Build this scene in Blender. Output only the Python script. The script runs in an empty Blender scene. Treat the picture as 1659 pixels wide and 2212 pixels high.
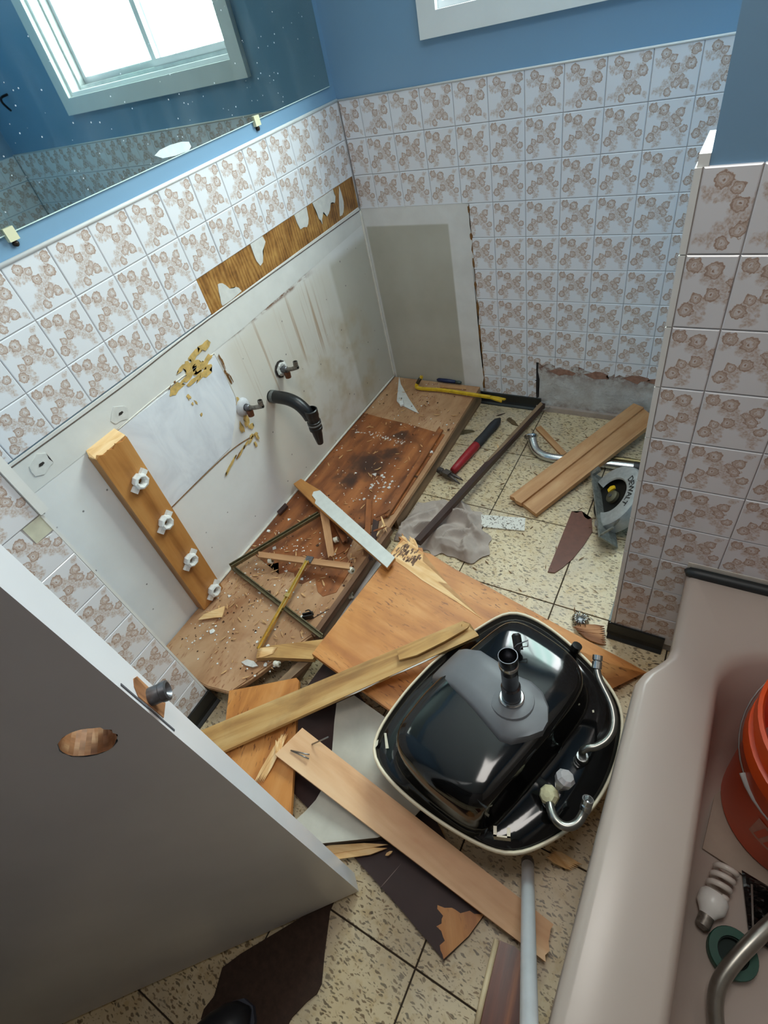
import bpy, bmesh, math, random
from mathutils import Vector, Matrix, noise

# ------------------------------------------------------------------ camera, light, exposure
S = bpy.context.scene
COL = S.collection
def cam_setup():
    c = bpy.data.cameras.new('camera'); o = bpy.data.objects.new('camera', c); COL.objects.link(o)
    R = ((0.85840547, 0.47400989, -0.19609861), (0.22117427, -0.68692209, -0.69225717), (-0.46284121, 0.55086538, -0.69449647))
    M = Matrix.Identity(4)
    for i in range(3):
        M[i][0] = R[0][i]; M[i][1] = -R[1][i]; M[i][2] = -R[2][i]
    M[0][3], M[1][3], M[2][3] = 1.24222909, -1.82286631, 1.36585454
    o.matrix_world = M
    c.sensor_fit = 'HORIZONTAL'; c.sensor_width = 36.0; c.lens = 36.0 * 1143.1133 / 1659.0
    c.clip_start = 0.02
    S.camera = o
cam_setup()
W = bpy.data.worlds.new('overcast_sky'); S.world = W; W.use_nodes = True
BG = W.node_tree.nodes['Background']; BG.inputs[0].default_value = (0.95, 0.98, 1.0, 1); BG.inputs[1].default_value = 24.0
def area(name, loc, target, sx, sy, power, color=(1, 1, 1), portal=False):
    l = bpy.data.lights.new(name, 'AREA'); l.shape = 'RECTANGLE'; l.size = sx; l.size_y = sy; l.energy = power; l.color = color
    o = bpy.data.objects.new(name, l); COL.objects.link(o); o.location = loc
    o.rotation_euler = (Vector(target) - Vector(loc)).to_track_quat('-Z', 'Y').to_euler()
    if portal: l.cycles.is_portal = True
    return o
area('window_daylight_portal', (0.86, 0.13, 1.72), (0.86, -1, 1.72), 0.95, 0.9, 1, portal=True)
area('fill_light', (1.15, -1.38, 2.32), (1.15, -1.38, 0), 0.5, 0.5, 8.5, (1.0, 0.95, 0.89))  # added fill with no known source, brightens the partition and back wall
S.view_settings.view_transform = 'Standard'
try: S.view_settings.look = 'None'
except Exception: pass
S.view_settings.exposure = 0.2; S.view_settings.gamma = 1.0
try: S.view_settings.use_curve_mapping = False
except Exception: pass
S.cycles.use_denoising = True
S.cycles.max_bounces = 10; S.cycles.diffuse_bounces = 6; S.cycles.glossy_bounces = 5
S.cycles.transparent_max_bounces = 12
S.cycles.sample_clamp_indirect = 6.0
S.cycles.caustics_reflective = False; S.cycles.caustics_refractive = False

# ------------------------------------------------------------------ small helpers
RNG = random.Random(11)
PI = math.pi
def srgb(*c):
    out = []
    for v in c:
        v /= 255.0
        out.append(v / 12.92 if v <= 0.04045 else ((v + 0.055) / 1.055) ** 2.4)
    return (*out, 1.0)
class NT:
    def __init__(s, name):
        s.m = bpy.data.materials.new(name); s.m.use_nodes = True
        s.t = s.m.node_tree; s.b = s.t.nodes['Principled BSDF']; s.out = s.t.nodes['Material Output']
    def n(s, kind, ins=None, **kw):
        k = s.t.nodes.new('ShaderNode' + kind)
        for a, v in kw.items(): setattr(k, a, v)
        if ins:
            for i, v in ins.items():
                if isinstance(v, bpy.types.NodeSocket): s.t.links.new(v, k.inputs[i])
                else: k.inputs[i].default_value = v
        return k
    def link(s, a, b): s.t.links.new(a, b)
    def math(s, op, a, b=None, clamp=False):
        ins = {0: a}
        if b is not None: ins[1] = b
        return s.n('Math', ins, operation=op, use_clamp=clamp).outputs[0]
    def ramp(s, fac, stops, interp='LINEAR'):
        r = s.n('ValToRGB', {0: fac}); cr = r.color_ramp; cr.interpolation = interp
        while len(cr.elements) < len(stops): cr.elements.new(0.5)
        for e, (p, c) in zip(cr.elements, stops):
            e.position = p; e.color = c if len(c) == 4 else (*c, 1)
        return r.outputs[0]
    def mix(s, fac, a, b, blend='MIX'):
        k = s.n('Mix', data_type='RGBA', blend_type=blend)
        for i, v in ((0, fac), (6, a), (7, b)):
            if isinstance(v, bpy.types.NodeSocket): s.t.links.new(v, k.inputs[i])
            else: k.inputs[i].default_value = v
        return k.outputs[2]
    def noise(s, vec, scale, detail=3.0, rough=0.55, dist=0.0):
        return s.n('TexNoise', {'Vector': vec, 'Scale': scale, 'Detail': detail, 'Roughness': rough, 'Distortion': dist}).outputs[0]
    def base(s, v):
        if isinstance(v, bpy.types.NodeSocket): s.link(v, s.b.inputs['Base Color'])
        else: s.b.inputs['Base Color'].default_value = v
    def set(s, **kw):
        for k, v in kw.items():
            k = k.replace('_', ' ')
            if isinstance(v, bpy.types.NodeSocket): s.link(v, s.b.inputs[k])
            else: s.b.inputs[k].default_value = v
    def bump(s, h, strength=0.3, dist=0.002):
        k = s.n('Bump', {'Height': h, 'Strength': strength, 'Distance': dist}); s.link(k.outputs[0], s.b.inputs['Normal'])
    @property
    def pos(s): return s.n('NewGeometry').outputs['Position']
    @property
    def uv(s): return s.n('TexCoord').outputs['UV']
    @property
    def obj(s): return s.n('TexCoord').outputs['Object']
def scaled(t, vec, sc, off=None):
    k = t.n('Mapping', {'Vector': vec, 'Scale': sc}); 
    if off is not None: t.link(off, k.inputs['Location'])
    return k.outputs[0]

def plain(name, c, rough=0.5, metal=0.0, var=0.12, scale=30.0, bump=0.0, spec=0.5, coat=0.0):
    t = NT(name); nz = t.noise(t.pos, scale, 4)
    d = tuple(x * (1 - var) for x in c[:3]) + (1,); l = tuple(min(1, x * (1 + var)) for x in c[:3]) + (1,)
    t.base(t.ramp(nz, [(0.3, d), (0.7, l)]))
    t.set(Roughness=rough, Metallic=metal); t.b.inputs['Specular IOR Level'].default_value = spec
    t.b.inputs['Coat Weight'].default_value = coat
    if bump: t.bump(t.noise(t.pos, scale * 4, 4), bump, 0.002)
    return t.m

def wood(name, dark, mid, light, along=3.0, across=45.0, rough=0.55, stain=None, stain_amt=0.0, bump=0.25, flecks=0.0, fleck_c=None):
    t = NT(name)
    off = t.n('CombineXYZ', {0: t.math('MULTIPLY', t.n('ObjectInfo').outputs['Random'], 37.0), 1: t.math('MULTIPLY', t.n('ObjectInfo').outputs['Random'], 11.0)}).outputs[0]
    v = scaled(t, t.uv, (along, across, 1), off)
    g1 = t.noise(v, 1.0, 5, 0.6, 0.6)
    v2 = scaled(t, t.uv, (along * 1.2, along * 2.4, 1), off)
    g2 = t.noise(v2, 1.6, 3, 0.5, 1.2)
    w = t.n('TexWave', {'Vector': scaled(t, t.uv, (along * 0.5, across * 0.28, 1), off), 'Scale': 0.55, 'Distortion': 9.0, 'Detail': 2.0, 'Detail Scale': 0.5}, wave_type='BANDS', bands_direction='Y').outputs['Fac']
    f = t.math('ADD', t.math('MULTIPLY', g1, 0.55), t.math('ADD', t.math('MULTIPLY', g2, 0.35), t.math('MULTIPLY', w, 0.12)))
    c = t.ramp(f, [(0.34, dark), (0.52, mid), (0.70, light)])
    if stain_amt:
        sm = t.ramp(t.noise(scaled(t, t.uv, (5, 8, 1), off), 1.3, 4, 0.6, 0.5), [(0.50, (0, 0, 0, 1)), (0.68, (1, 1, 1, 1))])
        c = t.mix(t.math('MULTIPLY', sm, stain_amt), c, stain)
    if flecks:
        fm = t.ramp(t.noise(scaled(t, t.uv, (40, 150, 1), off), 1.0, 2, 0.5), [(0.60, (0, 0, 0, 1)), (0.65, (1, 1, 1, 1))])
        reg = t.ramp(t.noise(scaled(t, t.uv, (6, 6, 1), off), 1.0, 2), [(0.45, (0, 0, 0, 1)), (0.6, (1, 1, 1, 1))])
        c = t.mix(t.math('MULTIPLY', t.math('MULTIPLY', fm, reg), flecks), c, fleck_c or dark)
    t.base(c); t.set(Roughness=rough); t.bump(g1, bump, 0.001)
    return t.m

# ------------------------------------------------------------------ mesh building
ORG = {}
def uv_project(bm, axis):
    uvl = bm.loops.layers.uv.get('UVMap') or bm.loops.layers.uv.new('UVMap')
    A = Vector(axis).normalized()
    for f in bm.faces:
        n = f.normal
        if abs(n.dot(A)) > 0.85:
            U = n.orthogonal().normalized(); Vv = n.cross(U)
        else:
            U = (A - n * n.dot(A)).normalized(); Vv = n.cross(U)
        for l in f.loops: l[uvl].uv = (l.vert.co.dot(U), l.vert.co.dot(Vv))
def finish(bm, name, mat, axis=None, smooth=False, keep_uv=False, angle=None):
    bm.normal_update()
    if not keep_uv: uv_project(bm, axis or (1, 0.3, 0.1))
    me = bpy.data.meshes.new(name); bm.to_mesh(me); bm.free()
    me.materials.append(mat)
    if smooth:
        for p in me.polygons: p.use_smooth = True
        if angle:
            try: me.set_sharp_from_angle(angle=math.radians(angle))
            except Exception: pass
    return me
def shift(bm, o):
    bmesh.ops.translate(bm, verts=bm.verts, vec=-Vector(o))
def thing(name, label, cat, loc, group=None):
    o = bpy.data.objects.new(name, None); COL.objects.link(o); o.location = loc; o.empty_display_size = 0.05
    o['label'] = label; o['category'] = cat
    if group: o['group'] = group
    ORG[o.name] = Vector(loc); return o
def part(name, bm, mat, parent, axis=None, smooth=False, label=None, keep_uv=False, angle=None, stuff=False):
    org = ORG[parent.name]; shift(bm, org)
    me = finish(bm, name, mat, axis, smooth, keep_uv, angle)
    o = bpy.data.objects.new(name, me); COL.objects.link(o); o.parent = parent; ORG[o.name] = org
    if label: o['label'] = label
    if stuff: o['kind'] = 'stuff'
    return o
def single(name, bm, mat, label, cat, axis=None, smooth=False, group=None, keep_uv=False, angle=None, kind=None):
    n = len(bm.verts); c = Vector((sum(v.co.x for v in bm.verts) / n, sum(v.co.y for v in bm.verts) / n, min(v.co.z for v in bm.verts)))
    shift(bm, c); me = finish(bm, name, mat, axis, smooth, keep_uv, angle)
    o = bpy.data.objects.new(name, me); COL.objects.link(o); o.location = c; ORG[o.name] = c
    if label: o['label'] = label
    if cat: o['category'] = cat
    if group: o['group'] = group
    if kind: o['kind'] = kind
    return o
def structure(name, bm, mat, axis=None, keep_uv=False):
    me = finish(bm, name, mat, axis, keep_uv=keep_uv)
    o = bpy.data.objects.new(name, me); COL.objects.link(o); o['kind'] = 'structure'; ORG[o.name] = Vector((0, 0, 0)); return o
def BM(): return bmesh.new()
def box(bm, lo, hi, M=None):
    x0, y0, z0 = lo; x1, y1, z1 = hi
    vs = [bm.verts.new(p) for p in ((x0, y0, z0), (x1, y0, z0), (x1, y1, z0), (x0, y1, z0), (x0, y0, z1), (x1, y0, z1), (x1, y1, z1), (x0, y1, z1))]
    fs = [bm.faces.new([vs[i] for i in f]) for f in ((0, 3, 2, 1), (4, 5, 6, 7), (0, 1, 5, 4), (1, 2, 6, 5), (2, 3, 7, 6), (3, 0, 4, 7))]
    if M is not None:
        for v in vs: v.co = M @ v.co
    return vs, fs
def bev(bm, w, seg=1, geom=None):
    e = geom or [x for x in bm.edges if len(x.link_faces) == 2 and x.calc_face_angle(0) > 0.6]
    if e: bmesh.ops.bevel(bm, geom=e, offset=w, segments=seg, profile=0.5, affect='EDGES', clamp_overlap=True)
def newell(p):
    n = Vector()
    for i in range(len(p)):
        a, b = p[i], p[(i + 1) % len(p)]
        n += Vector(((a.y - b.y) * (a.z + b.z), (a.z - b.z) * (a.x + b.x), (a.x - b.x) * (a.y + b.y)))
    return n.normalized()
def prism(bm, pts, t, up=(0, 0, 1), down=None):
    """top polygon PTS, thickened by T away from UP"""
    P = [Vector(p) for p in pts]; n = newell(P)
    if n.dot(Vector(up)) < 0: P.reverse(); n = -n
    d = Vector(down) if down else -n * t
    a = [bm.verts.new(p) for p in P]; b = [bm.verts.new(p + d) for p in P]
    bm.faces.new(a); bm.faces.new(list(reversed(b)))
    k = len(a)
    for i in range(k): bm.faces.new((a[i], b[i], b[(i + 1) % k], a[(i + 1) % k]))
    big = [f for f in bm.faces if len(f.verts) > 4]
    if big: bmesh.ops.triangulate(bm, faces=big)
    return bm
def jag(p, q, out, n, amp, rng=RNG, bias=0.0):
    """points from P to Q (both excluded) thrown along OUT"""
    p, q, out = Vector(p), Vector(q), Vector(out); r = []
    for i in range(1, n):
        f = (i + rng.uniform(-0.3, 0.3)) / n
        r.append(p.lerp(q, f) + out * (rng.uniform(-amp, amp) + bias))
    return r
def board(c, t, jag_s=0, jag_e=0, n=9, bevel=0.0012, rng=RNG):
    """C: start-left, end-left, end-right, start-right of the top face; ends may be splintered"""
    a, b, d, e = [Vector(x) for x in c]; ax = (b - a).normalized(); bm = BM()
    P = [a, b]
    if jag_e: P += jag(b, d, ax, n, jag_e, rng)
    P += [d, e]
    if jag_s: P += jag(e, a, ax, n, jag_s, rng)
    prism(bm, P, t)
    if bevel and not (jag_s or jag_e): bev(bm, bevel)
    return bm, ax
def frames(path):
    T = []
    for i in range(len(path)):
        a = path[max(i - 1, 0)]; b = path[min(i + 1, len(path) - 1)]; T.append((b - a).normalized())
    N = T[0].orthogonal().normalized(); out = []
    for i, t in enumerate(T):
        if i: N = (T[i - 1].rotation_difference(t)) @ N
        N = (N - t * N.dot(t)).normalized(); out.append((t, N, t.cross(N)))
    return out
def smooth_path(pts, sub=6):
    P = [Vector(p) for p in pts]; out = []
    for i in range(len(P) - 1):
        p0, p1, p2, p3 = P[max(i - 1, 0)], P[i], P[i + 1], P[min(i + 2, len(P) - 1)]
        for k in range(sub):
            t = k / sub
            out.append(0.5 * ((2 * p1) + (p2 - p0) * t + (2 * p0 - 5 * p1 + 4 * p2 - p3) * t * t + (3 * p1 - p0 - 3 * p2 + p3) * t ** 3))
    out.append(P[-1]); return out
def tube(bm, path, r, seg=12, cap=True, hollow=0.0, squash=None):
    path = [Vector(p) for p in path]
    R = r if isinstance(r, (list, tuple)) else [r] * len(path)
    rings = []
    for (t, n, b), p, q in zip(frames(path), path, R):
        rings.append([bm.verts.new(p + (n * math.cos(2 * PI * k / seg) + b * math.sin(2 * PI * k / seg)) * q) for k in range(seg)])
    for A, B in zip(rings, rings[1:]):
        for k in range(seg): bm.faces.new((A[k], A[(k + 1) % seg], B[(k + 1) % seg], B[k]))
    if cap:
        bm.faces.new(list(reversed(rings[0])))
        if hollow:
            t, n, b = frames(path)[-1]; p = path[-1]; q = R[-1]
            inn = [bm.verts.new(p + (n * math.cos(2 * PI * k / seg) + b * math.sin(2 * PI * k / seg)) * q * 0.78) for k in range(seg)]
            dep = [bm.verts.new(v.co - t * hollow) for v in inn]
            for k in range(seg):
                bm.faces.new((rings[-1][k], rings[-1][(k + 1) % seg], inn[(k + 1) % seg], inn[k]))
                bm.faces.new((inn[k], inn[(k + 1) % seg], dep[(k + 1) % seg], dep[k]))
            bm.faces.new(dep)
        else: bm.faces.new(rings[-1])
    return bm
def lathe(bm, prof, M=Matrix.Identity(4), seg=24, a0=0.0, a1=2 * PI, closed=True):
    """PROF: (radius, height) pairs about local z"""
    full = abs(a1 - a0 - 2 * PI) < 1e-6; n = seg if full else seg + 1; rings = []
    for r, h in prof:
        rings.append([bm.verts.new(M @ Vector((r * math.cos(a0 + (a1 - a0) * k / seg), r * math.sin(a0 + (a1 - a0) * k / seg), h))) for k in range(n)])
    for A, B in zip(rings, rings[1:]):
        for k in range(seg):
            f = (A[k], A[(k + 1) % n], B[(k + 1) % n], B[k])
            try: bm.faces.new(f)
            except ValueError: pass
    if closed and full:
        if prof[0][0] > 1e-5: bm.faces.new(list(reversed(rings[0])))
        if prof[-1][0] > 1e-5: bm.faces.new(rings[-1])
    bmesh.ops.remove_doubles(bm, verts=bm.verts, dist=1e-6)
    return bm
def loft(bm, loops, cap0=False, cap1=False):
    R = [[bm.verts.new(p) for p in L] for L in loops]; n = len(R[0])
    for A, B in zip(R, R[1:]):
        for k in range(n): bm.faces.new((A[k], A[(k + 1) % n], B[(k + 1) % n], B[k]))
    if cap0: bm.faces.new(list(reversed(R[0])))
    if cap1: bm.faces.new(R[-1])
    bmesh.ops.recalc_face_normals(bm, faces=bm.faces)
    return R
def axis_matrix(p, d, x=None):
    z = Vector(d).normalized(); xx = Vector(x) if x else z.orthogonal(); xx = (xx - z * xx.dot(z)).normalized(); y = z.cross(xx)
    M = Matrix((( xx.x, y.x, z.x, p[0]), (xx.y, y.y, z.y, p[1]), (xx.z, y.z, z.z, p[2]), (0, 0, 0, 1))); return M
def resample(P, n):
    P = [Vector(p) for p in P]; d = [0]
    for a, b in zip(P, P[1:] + P[:1]): d.append(d[-1] + (b - a).length)
    Q = P + P[:1]; out = []; j = 0
    for i in range(n):
        s = d[-1] * i / n
        while d[j + 1] < s: j += 1
        out.append(Q[j].lerp(Q[j + 1], (s - d[j]) / (d[j + 1] - d[j])))
    return out
def relax(P, k=1):
    for _ in range(k): P = [(P[i - 1] + P[i] * 2 + P[(i + 1) % len(P)]) / 4 for i in range(len(P))]
    return P

# ------------------------------------------------------------------ materials of the room
def floral(name, ground, ink, deep):
    t = NT(name); uv = t.uv
    nv = t.n('TexNoise', {'Vector': uv, 'Scale': 13.0, 'Detail': 3.0}).outputs['Color']
    wv = t.n('VectorMath', {0: nv, 1: (0.5, 0.5, 0.5)}, operation='SUBTRACT').outputs[0]
    wv = t.n('VectorMath', {0: wv, 3: 0.13}, operation='SCALE').outputs[0]
    p = t.n('VectorMath', {0: uv, 1: wv}, operation='ADD').outputs[0]
    def field(items):
        cur = None
        for u, v, r in items:
            d = t.n('VectorMath', {0: p, 1: (u, v, 0)}, operation='DISTANCE').outputs['Value']
            d = t.math('DIVIDE', d, r)
            cur = d if cur is None else t.math('MINIMUM', cur, d)
        return cur
    # petals: five lobes would cost too much; the domain warp frays each disc
    F = field([(.13, .13, .098), (.38, .185, .110), (.75, .27, .092), (.71, .46, .098), (.625, .36, .07), (.41, .515, .092), (.245, .575, .078), (.14, .74, .098), (.86, .62, .086)])
    Lf = field([(.085, .26, .06), (.32, .285, .09), (.85, .10, .06), (.91, .06, .035), (.47, .34, .07), (.54, .45, .09), (.61, .57, .08), (.31, .69, .07), (.30, .87, .075), (.37, .77, .035), (.69, .69, .085), (.82, .87, .07), (.88, .77, .05), (.62, .30, .05), (.22, .66, .05), (.22, .20, .04), (.50, .58, .05), (.24, .93, .04), (.76, .79, .045), (.80, .19, .03), (.25, .17, .05), (.46, .27, .06), (.55, .40, .07), (.48, .55, .06), (.33, .62, .06), (.20, .66, .06), (.24, .80, .06), (.66, .36, .06), (.78, .60, .06), (.80, .75, .06), (.67, .54, .07), (.40, .38, .06)])
    fr = t.ramp(t.math('MULTIPLY', F, 0.8), [(0.0, (.95,) * 3), (.10, (.85,) * 3), (.20, (.16,) * 3), (.32, (.24,) * 3), (.46, (.62,) * 3), (.56, (.40,) * 3), (.74, (.85,) * 3), (.80, (.60,) * 3), (.86, (.0,) * 3)])
    vein = t.noise(scaled(t, uv, (30, 30, 1)), 1.0, 3, .65)
    lr = t.math('MULTIPLY', t.ramp(t.math('MULTIPLY', Lf, .8), [(0.45, (1, 1, 1)), (1.0, (0, 0, 0))]), t.ramp(vein, [(.34, (.12,) * 3), (.5, (.36,) * 3), (.66, (.62,) * 3)]))
    a = t.math('MAXIMUM', fr, lr, clamp=True)
    col = t.ramp(a, [(0.0, ground), (0.55, ink), (1.0, deep)])
    t.base(col); t.set(Roughness=0.16); t.b.inputs['Specular IOR Level'].default_value = 0.5
    return t.m
M_TILE = floral('glazed_floral_tile', srgb(228, 228, 231), srgb(198, 178, 165), srgb(148, 117, 101))
M_BLUE = plain('blue_wall_paint', srgb(122, 158, 186), 0.38, var=0.02, scale=3, bump=0.02)
M_GROUT = plain('tile_grout', srgb(170, 164, 162), 0.9, var=0.15, scale=60)
M_WHITE = plain('white_gloss_paint', srgb(226, 228, 230), 0.3, var=0.02, scale=8)
M_WARM = plain('cream_wall_tile', srgb(222, 212, 200), 0.3, var=0.03, scale=6)
M_CEIL = plain('ceiling_paint', srgb(232, 232, 230), 0.9, var=0.02)
M_TRIMW = plain('window_trim_paint', srgb(228, 232, 230), 0.35, var=0.02, scale=12)
M_PLASTIC = plain('white_plastic', srgb(232, 232, 228), 0.35, var=0.03)
M_BLACKRUB = plain('black_vinyl_base', srgb(20, 22, 22), 0.35, var=0.3, scale=14)

def m_floor():
    t = NT('speckled_vinyl_tile'); pos = t.pos
    nz = t.n('TexNoise', {'Vector': pos, 'Scale': 55.0, 'Detail': 2.0}).outputs['Color']
    wv = t.n('VectorMath', {0: nz, 1: (0.5, 0.5, 0.5)}, operation='SUBTRACT').outputs[0]
    p = t.n('VectorMath', {0: pos, 1: t.n('VectorMath', {0: wv, 3: 0.016}, operation='SCALE').outputs[0]}, operation='ADD').outputs[0]
    def flecks(scale, lo, hi, rot, stretch):
        mp = t.n('Mapping', {'Vector': p, 'Scale': (scale, scale * stretch, 0.001), 'Rotation': (0, 0, rot)})
        v = t.n('TexVoronoi', {'Vector': mp.outputs[0], 'Scale': 1.0}, feature='F1')
        return t.ramp(v.outputs['Distance'], [(lo, (1, 1, 1)), (hi, (0, 0, 0))]), v.outputs['Color']
    a, ca = flecks(52, .22, .31, 0.6, 2.6)
    b, cb = flecks(48, .21, .30, 2.1, 2.8)
    c, cc = flecks(120, .16, .3, 1.2, 1.6)
    big = t.ramp(t.noise(pos, 9, 3), [(.35, srgb(203, 181, 144)), (.65, srgb(219, 201, 166))])
    big = t.mix(t.ramp(t.noise(pos, 45, 3, .6), [(.5, (0, 0, 0)), (.66, (.55,) * 3)]), big, srgb(188, 158, 108))
    col = t.mix(t.math('MULTIPLY', c, 0.7), big, srgb(138, 112, 78))
    col = t.mix(t.math('MULTIPLY', a, 0.82), col, t.mix(ca, srgb(52, 44, 36), srgb(132, 98, 60)))
    col = t.mix(t.math('MULTIPLY', b, 0.78), col, t.mix(cb, srgb(60, 52, 42), srgb(118, 96, 66)))
    dust = t.ramp(t.noise(pos, 5.5, 4, .6), [(.48, (0, 0, 0)), (.7, (.5,) * 3)])
    col = t.mix(dust, col, srgb(182, 170, 154))
    t.base(col); t.set(Roughness=0.42); t.bump(t.noise(pos, 160, 2), 0.05, 0.001)
    return t.m
M_FLOOR = m_floor()
M_FGROUT = plain('dark_floor_joint', srgb(58, 46, 34), 0.9, var=0.3)

def m_lower_wall():
    t = NT('old_painted_plasterboard'); pos = t.pos
    sep = t.n('SeparateXYZ', {0: pos}); y, z = sep.outputs[1], sep.outputs[2]
    base = t.ramp(t.noise(pos, 6, 4), [(.3, srgb(228, 226, 222)), (.7, srgb(238, 237, 234))])
    def band(v, a, b, s):      # soft box mask
        lo = t.n('MapRange', {0: v, 1: a - s, 2: a + s}, interpolation_type='SMOOTHSTEP').outputs[0]
        hi = t.n('MapRange', {0: v, 1: b - s, 2: b + s, 3: 1.0, 4: 0.0}, interpolation_type='SMOOTHSTEP').outputs[0]
        return t.math('MULTIPLY', lo, hi)
    # aged, unpainted zone that stood inside the cabinet
    aged = band(y, -0.86, -0.25, 0.05)
    col = t.mix(t.math('MULTIPLY', aged, t.math('MULTIPLY', band(z, -.1, .72, .05), 0.6)), base, srgb(208, 198, 178))
    col = t.mix(t.math('MULTIPLY', t.math('MULTIPLY', band(y, -.26, .1, .012), band(z, -.1, .70, .02)), 0.75), col, srgb(190, 182, 162))
    yel = t.ramp(t.noise(pos, 9, 3), [(.45, (0, 0, 0)), (.7, (1, 1, 1))])
    col = t.mix(t.math('MULTIPLY', t.math('MULTIPLY', yel, band(y, -.62, -.12, .08)), t.math('MULTIPLY', band(z, .08, .5, .1), .55)), col, srgb(178, 150, 92))
    # drips below the counter line
    st = t.noise(scaled(t, pos, (1, 46, 1.3)), 1.0, 3, .6)
    dr = t.ramp(st, [(.55, (0, 0, 0)), (.68, (1, 1, 1))])
    dm = t.math('MULTIPLY', band(y, -.80, -.36, .08), band(z, .46, .715, .06))
    col = t.mix(t.math('MULTIPLY', t.math('MULTIPLY', dr, dm), .7), col, srgb(160, 118, 66))
    ru = t.ramp(t.noise(scaled(t, pos, (1, 14, 40)), 1.0, 4, .65), [(.46, (0, 0, 0)), (.6, (1, 1, 1))])
    rm = t.math('MULTIPLY', band(y, -.80, -.40, .06), band(z, .713, .733, .006))
    col = t.mix(t.math('MULTIPLY', t.math('MULTIPLY', ru, rm), .95), col, srgb(120, 72, 32))
    rm2 = t.math('MULTIPLY', band(y, -.86, -.1, .05), band(z, .778, .80, .006))
    col = t.mix(t.math('MULTIPLY', t.math('MULTIPLY', ru, rm2), .8), col, srgb(110, 70, 38))
    sp = t.n('TexVoronoi', {'Vector': scaled(t, pos, (1, 26, 26)), 'Scale': 1.0})
    spm = t.math('MULTIPLY', t.ramp(sp.outputs['Distance'], [(.05, (1, 1, 1)), (.09, (0, 0, 0))]), t.math('GREATER_THAN', t.n('SeparateXYZ', {0: sp.outputs['Color']}).outputs[0], .72))
    col = t.mix(t.math('MULTIPLY', spm, .8), col, srgb(96, 88, 82))
    t.base(col); t.set(Roughness=0.6); t.bump(t.noise(pos, 40, 4), 0.12, 0.002)
    return t.m
M_LOWER = m_lower_wall()
def m_patch():
    t = NT('fresh_plaster_patch'); pos = t.pos
    c = t.ramp(t.noise(scaled(t, pos, (1, 9, 5)), 1.2, 4, .6, .6), [(.3, srgb(206, 209, 216)), (.55, srgb(228, 231, 236)), (.75, srgb(238, 240, 243))])
    t.base(c); t.set(Roughness=.7); t.bump(t.noise(scaled(t, pos, (1, 14, 8)), 1.5, 4), .25, .002); return t.m
M_PATCH = m_patch()
def m_adhesive():
    t = NT('brown_tile_adhesive'); pos = t.pos
    comb = t.n('TexWave', {'Vector': scaled(t, pos, (1, 30, 9)), 'Scale': .8, 'Distortion': 9.0, 'Detail': 3.0}, bands_direction='Y').outputs['Fac']
    c = t.ramp(t.math('ADD', t.math('MULTIPLY', t.noise(pos, 16, 5, .65), .85), t.math('MULTIPLY', comb, .15)), [(.28, srgb(96, 58, 22)), (.5, srgb(156, 108, 52)), (.75, srgb(198, 152, 84))])
    t.base(c); t.set(Roughness=.42); t.bump(comb, .25, .002); return t.m
M_ADH = m_adhesive()
def m_back_patch():
    t = NT('grey_painted_plasterboard'); pos = t.pos
    sep = t.n('SeparateXYZ', {0: pos}); x, z = sep.outputs[0], sep.outputs[2]
    base = t.ramp(t.noise(pos, 8, 4), [(.3, srgb(212, 208, 202)), (.7, srgb(228, 226, 222))])
    def band(v, a, b, s):
        lo = t.n('MapRange', {0: v, 1: a - s, 2: a + s}, interpolation_type='SMOOTHSTEP').outputs[0]
        hi = t.n('MapRange', {0: v, 1: b - s, 2: b + s, 3: 1.0, 4: 0.0}, interpolation_type='SMOOTHSTEP').outputs[0]
        return t.math('MULTIPLY', lo, hi)
    m = t.math('MULTIPLY', band(x, .012, .352, .004), band(z, -.1, .732, .004))
    inner = t.ramp(t.noise(pos, 4, 4), [(.3, srgb(172, 166, 150)), (.7, srgb(190, 186, 172))])
    col = t.mix(m, base, inner)
    mark = t.ramp(t.noise(scaled(t, pos, (30, 1, 30)), 1, 2), [(.76, (0, 0, 0)), (.8, (1, 1, 1))])
    col = t.mix(t.math('MULTIPLY', mark, t.math('MULTIPLY', band(z, .735, .79, .01), .8)), col, srgb(70, 62, 58))
    t.base(col); t.set(Roughness=.65); t.bump(t.noise(pos, 30, 3), .08, .002); return t.m
M_BPATCH = m_back_patch()
def m_bare_low():
    t = NT('bare_plaster_with_glue'); pos = t.pos; z = t.n('SeparateXYZ', {0: pos}).outputs[2]
    base = t.ramp(t.noise(pos, 18, 4), [(.3, srgb(176, 168, 160)), (.7, srgb(208, 206, 202))])
    g = t.ramp(t.noise(pos, 34, 4, .65), [(.42, (0, 0, 0)), (.58, (1, 1, 1))])
    up = t.n('MapRange', {0: z, 1: .13, 2: .2}).outputs[0]; dn = t.n('MapRange', {0: z, 1: .06, 2: .03}).outputs[0]
    col = t.mix(t.math('MULTIPLY', g, t.math('MAXIMUM', up, t.math('MULTIPLY', dn, .5))), base, srgb(128, 92, 74))
    t.base(col); t.set(Roughness=.9); t.bump(g, .4, .003); return t.m
M_BARE = m_bare_low()
M_CAULK = plain('off_white_caulk', srgb(222, 216, 204), .45, var=.08, scale=40)
M_RUST = plain('brown_glue_residue', srgb(124, 84, 40), .6, var=.35, scale=60)
M_GLUE = plain('yellow_glue_residue', srgb(206, 172, 104), .45, var=.25, scale=60)

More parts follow.
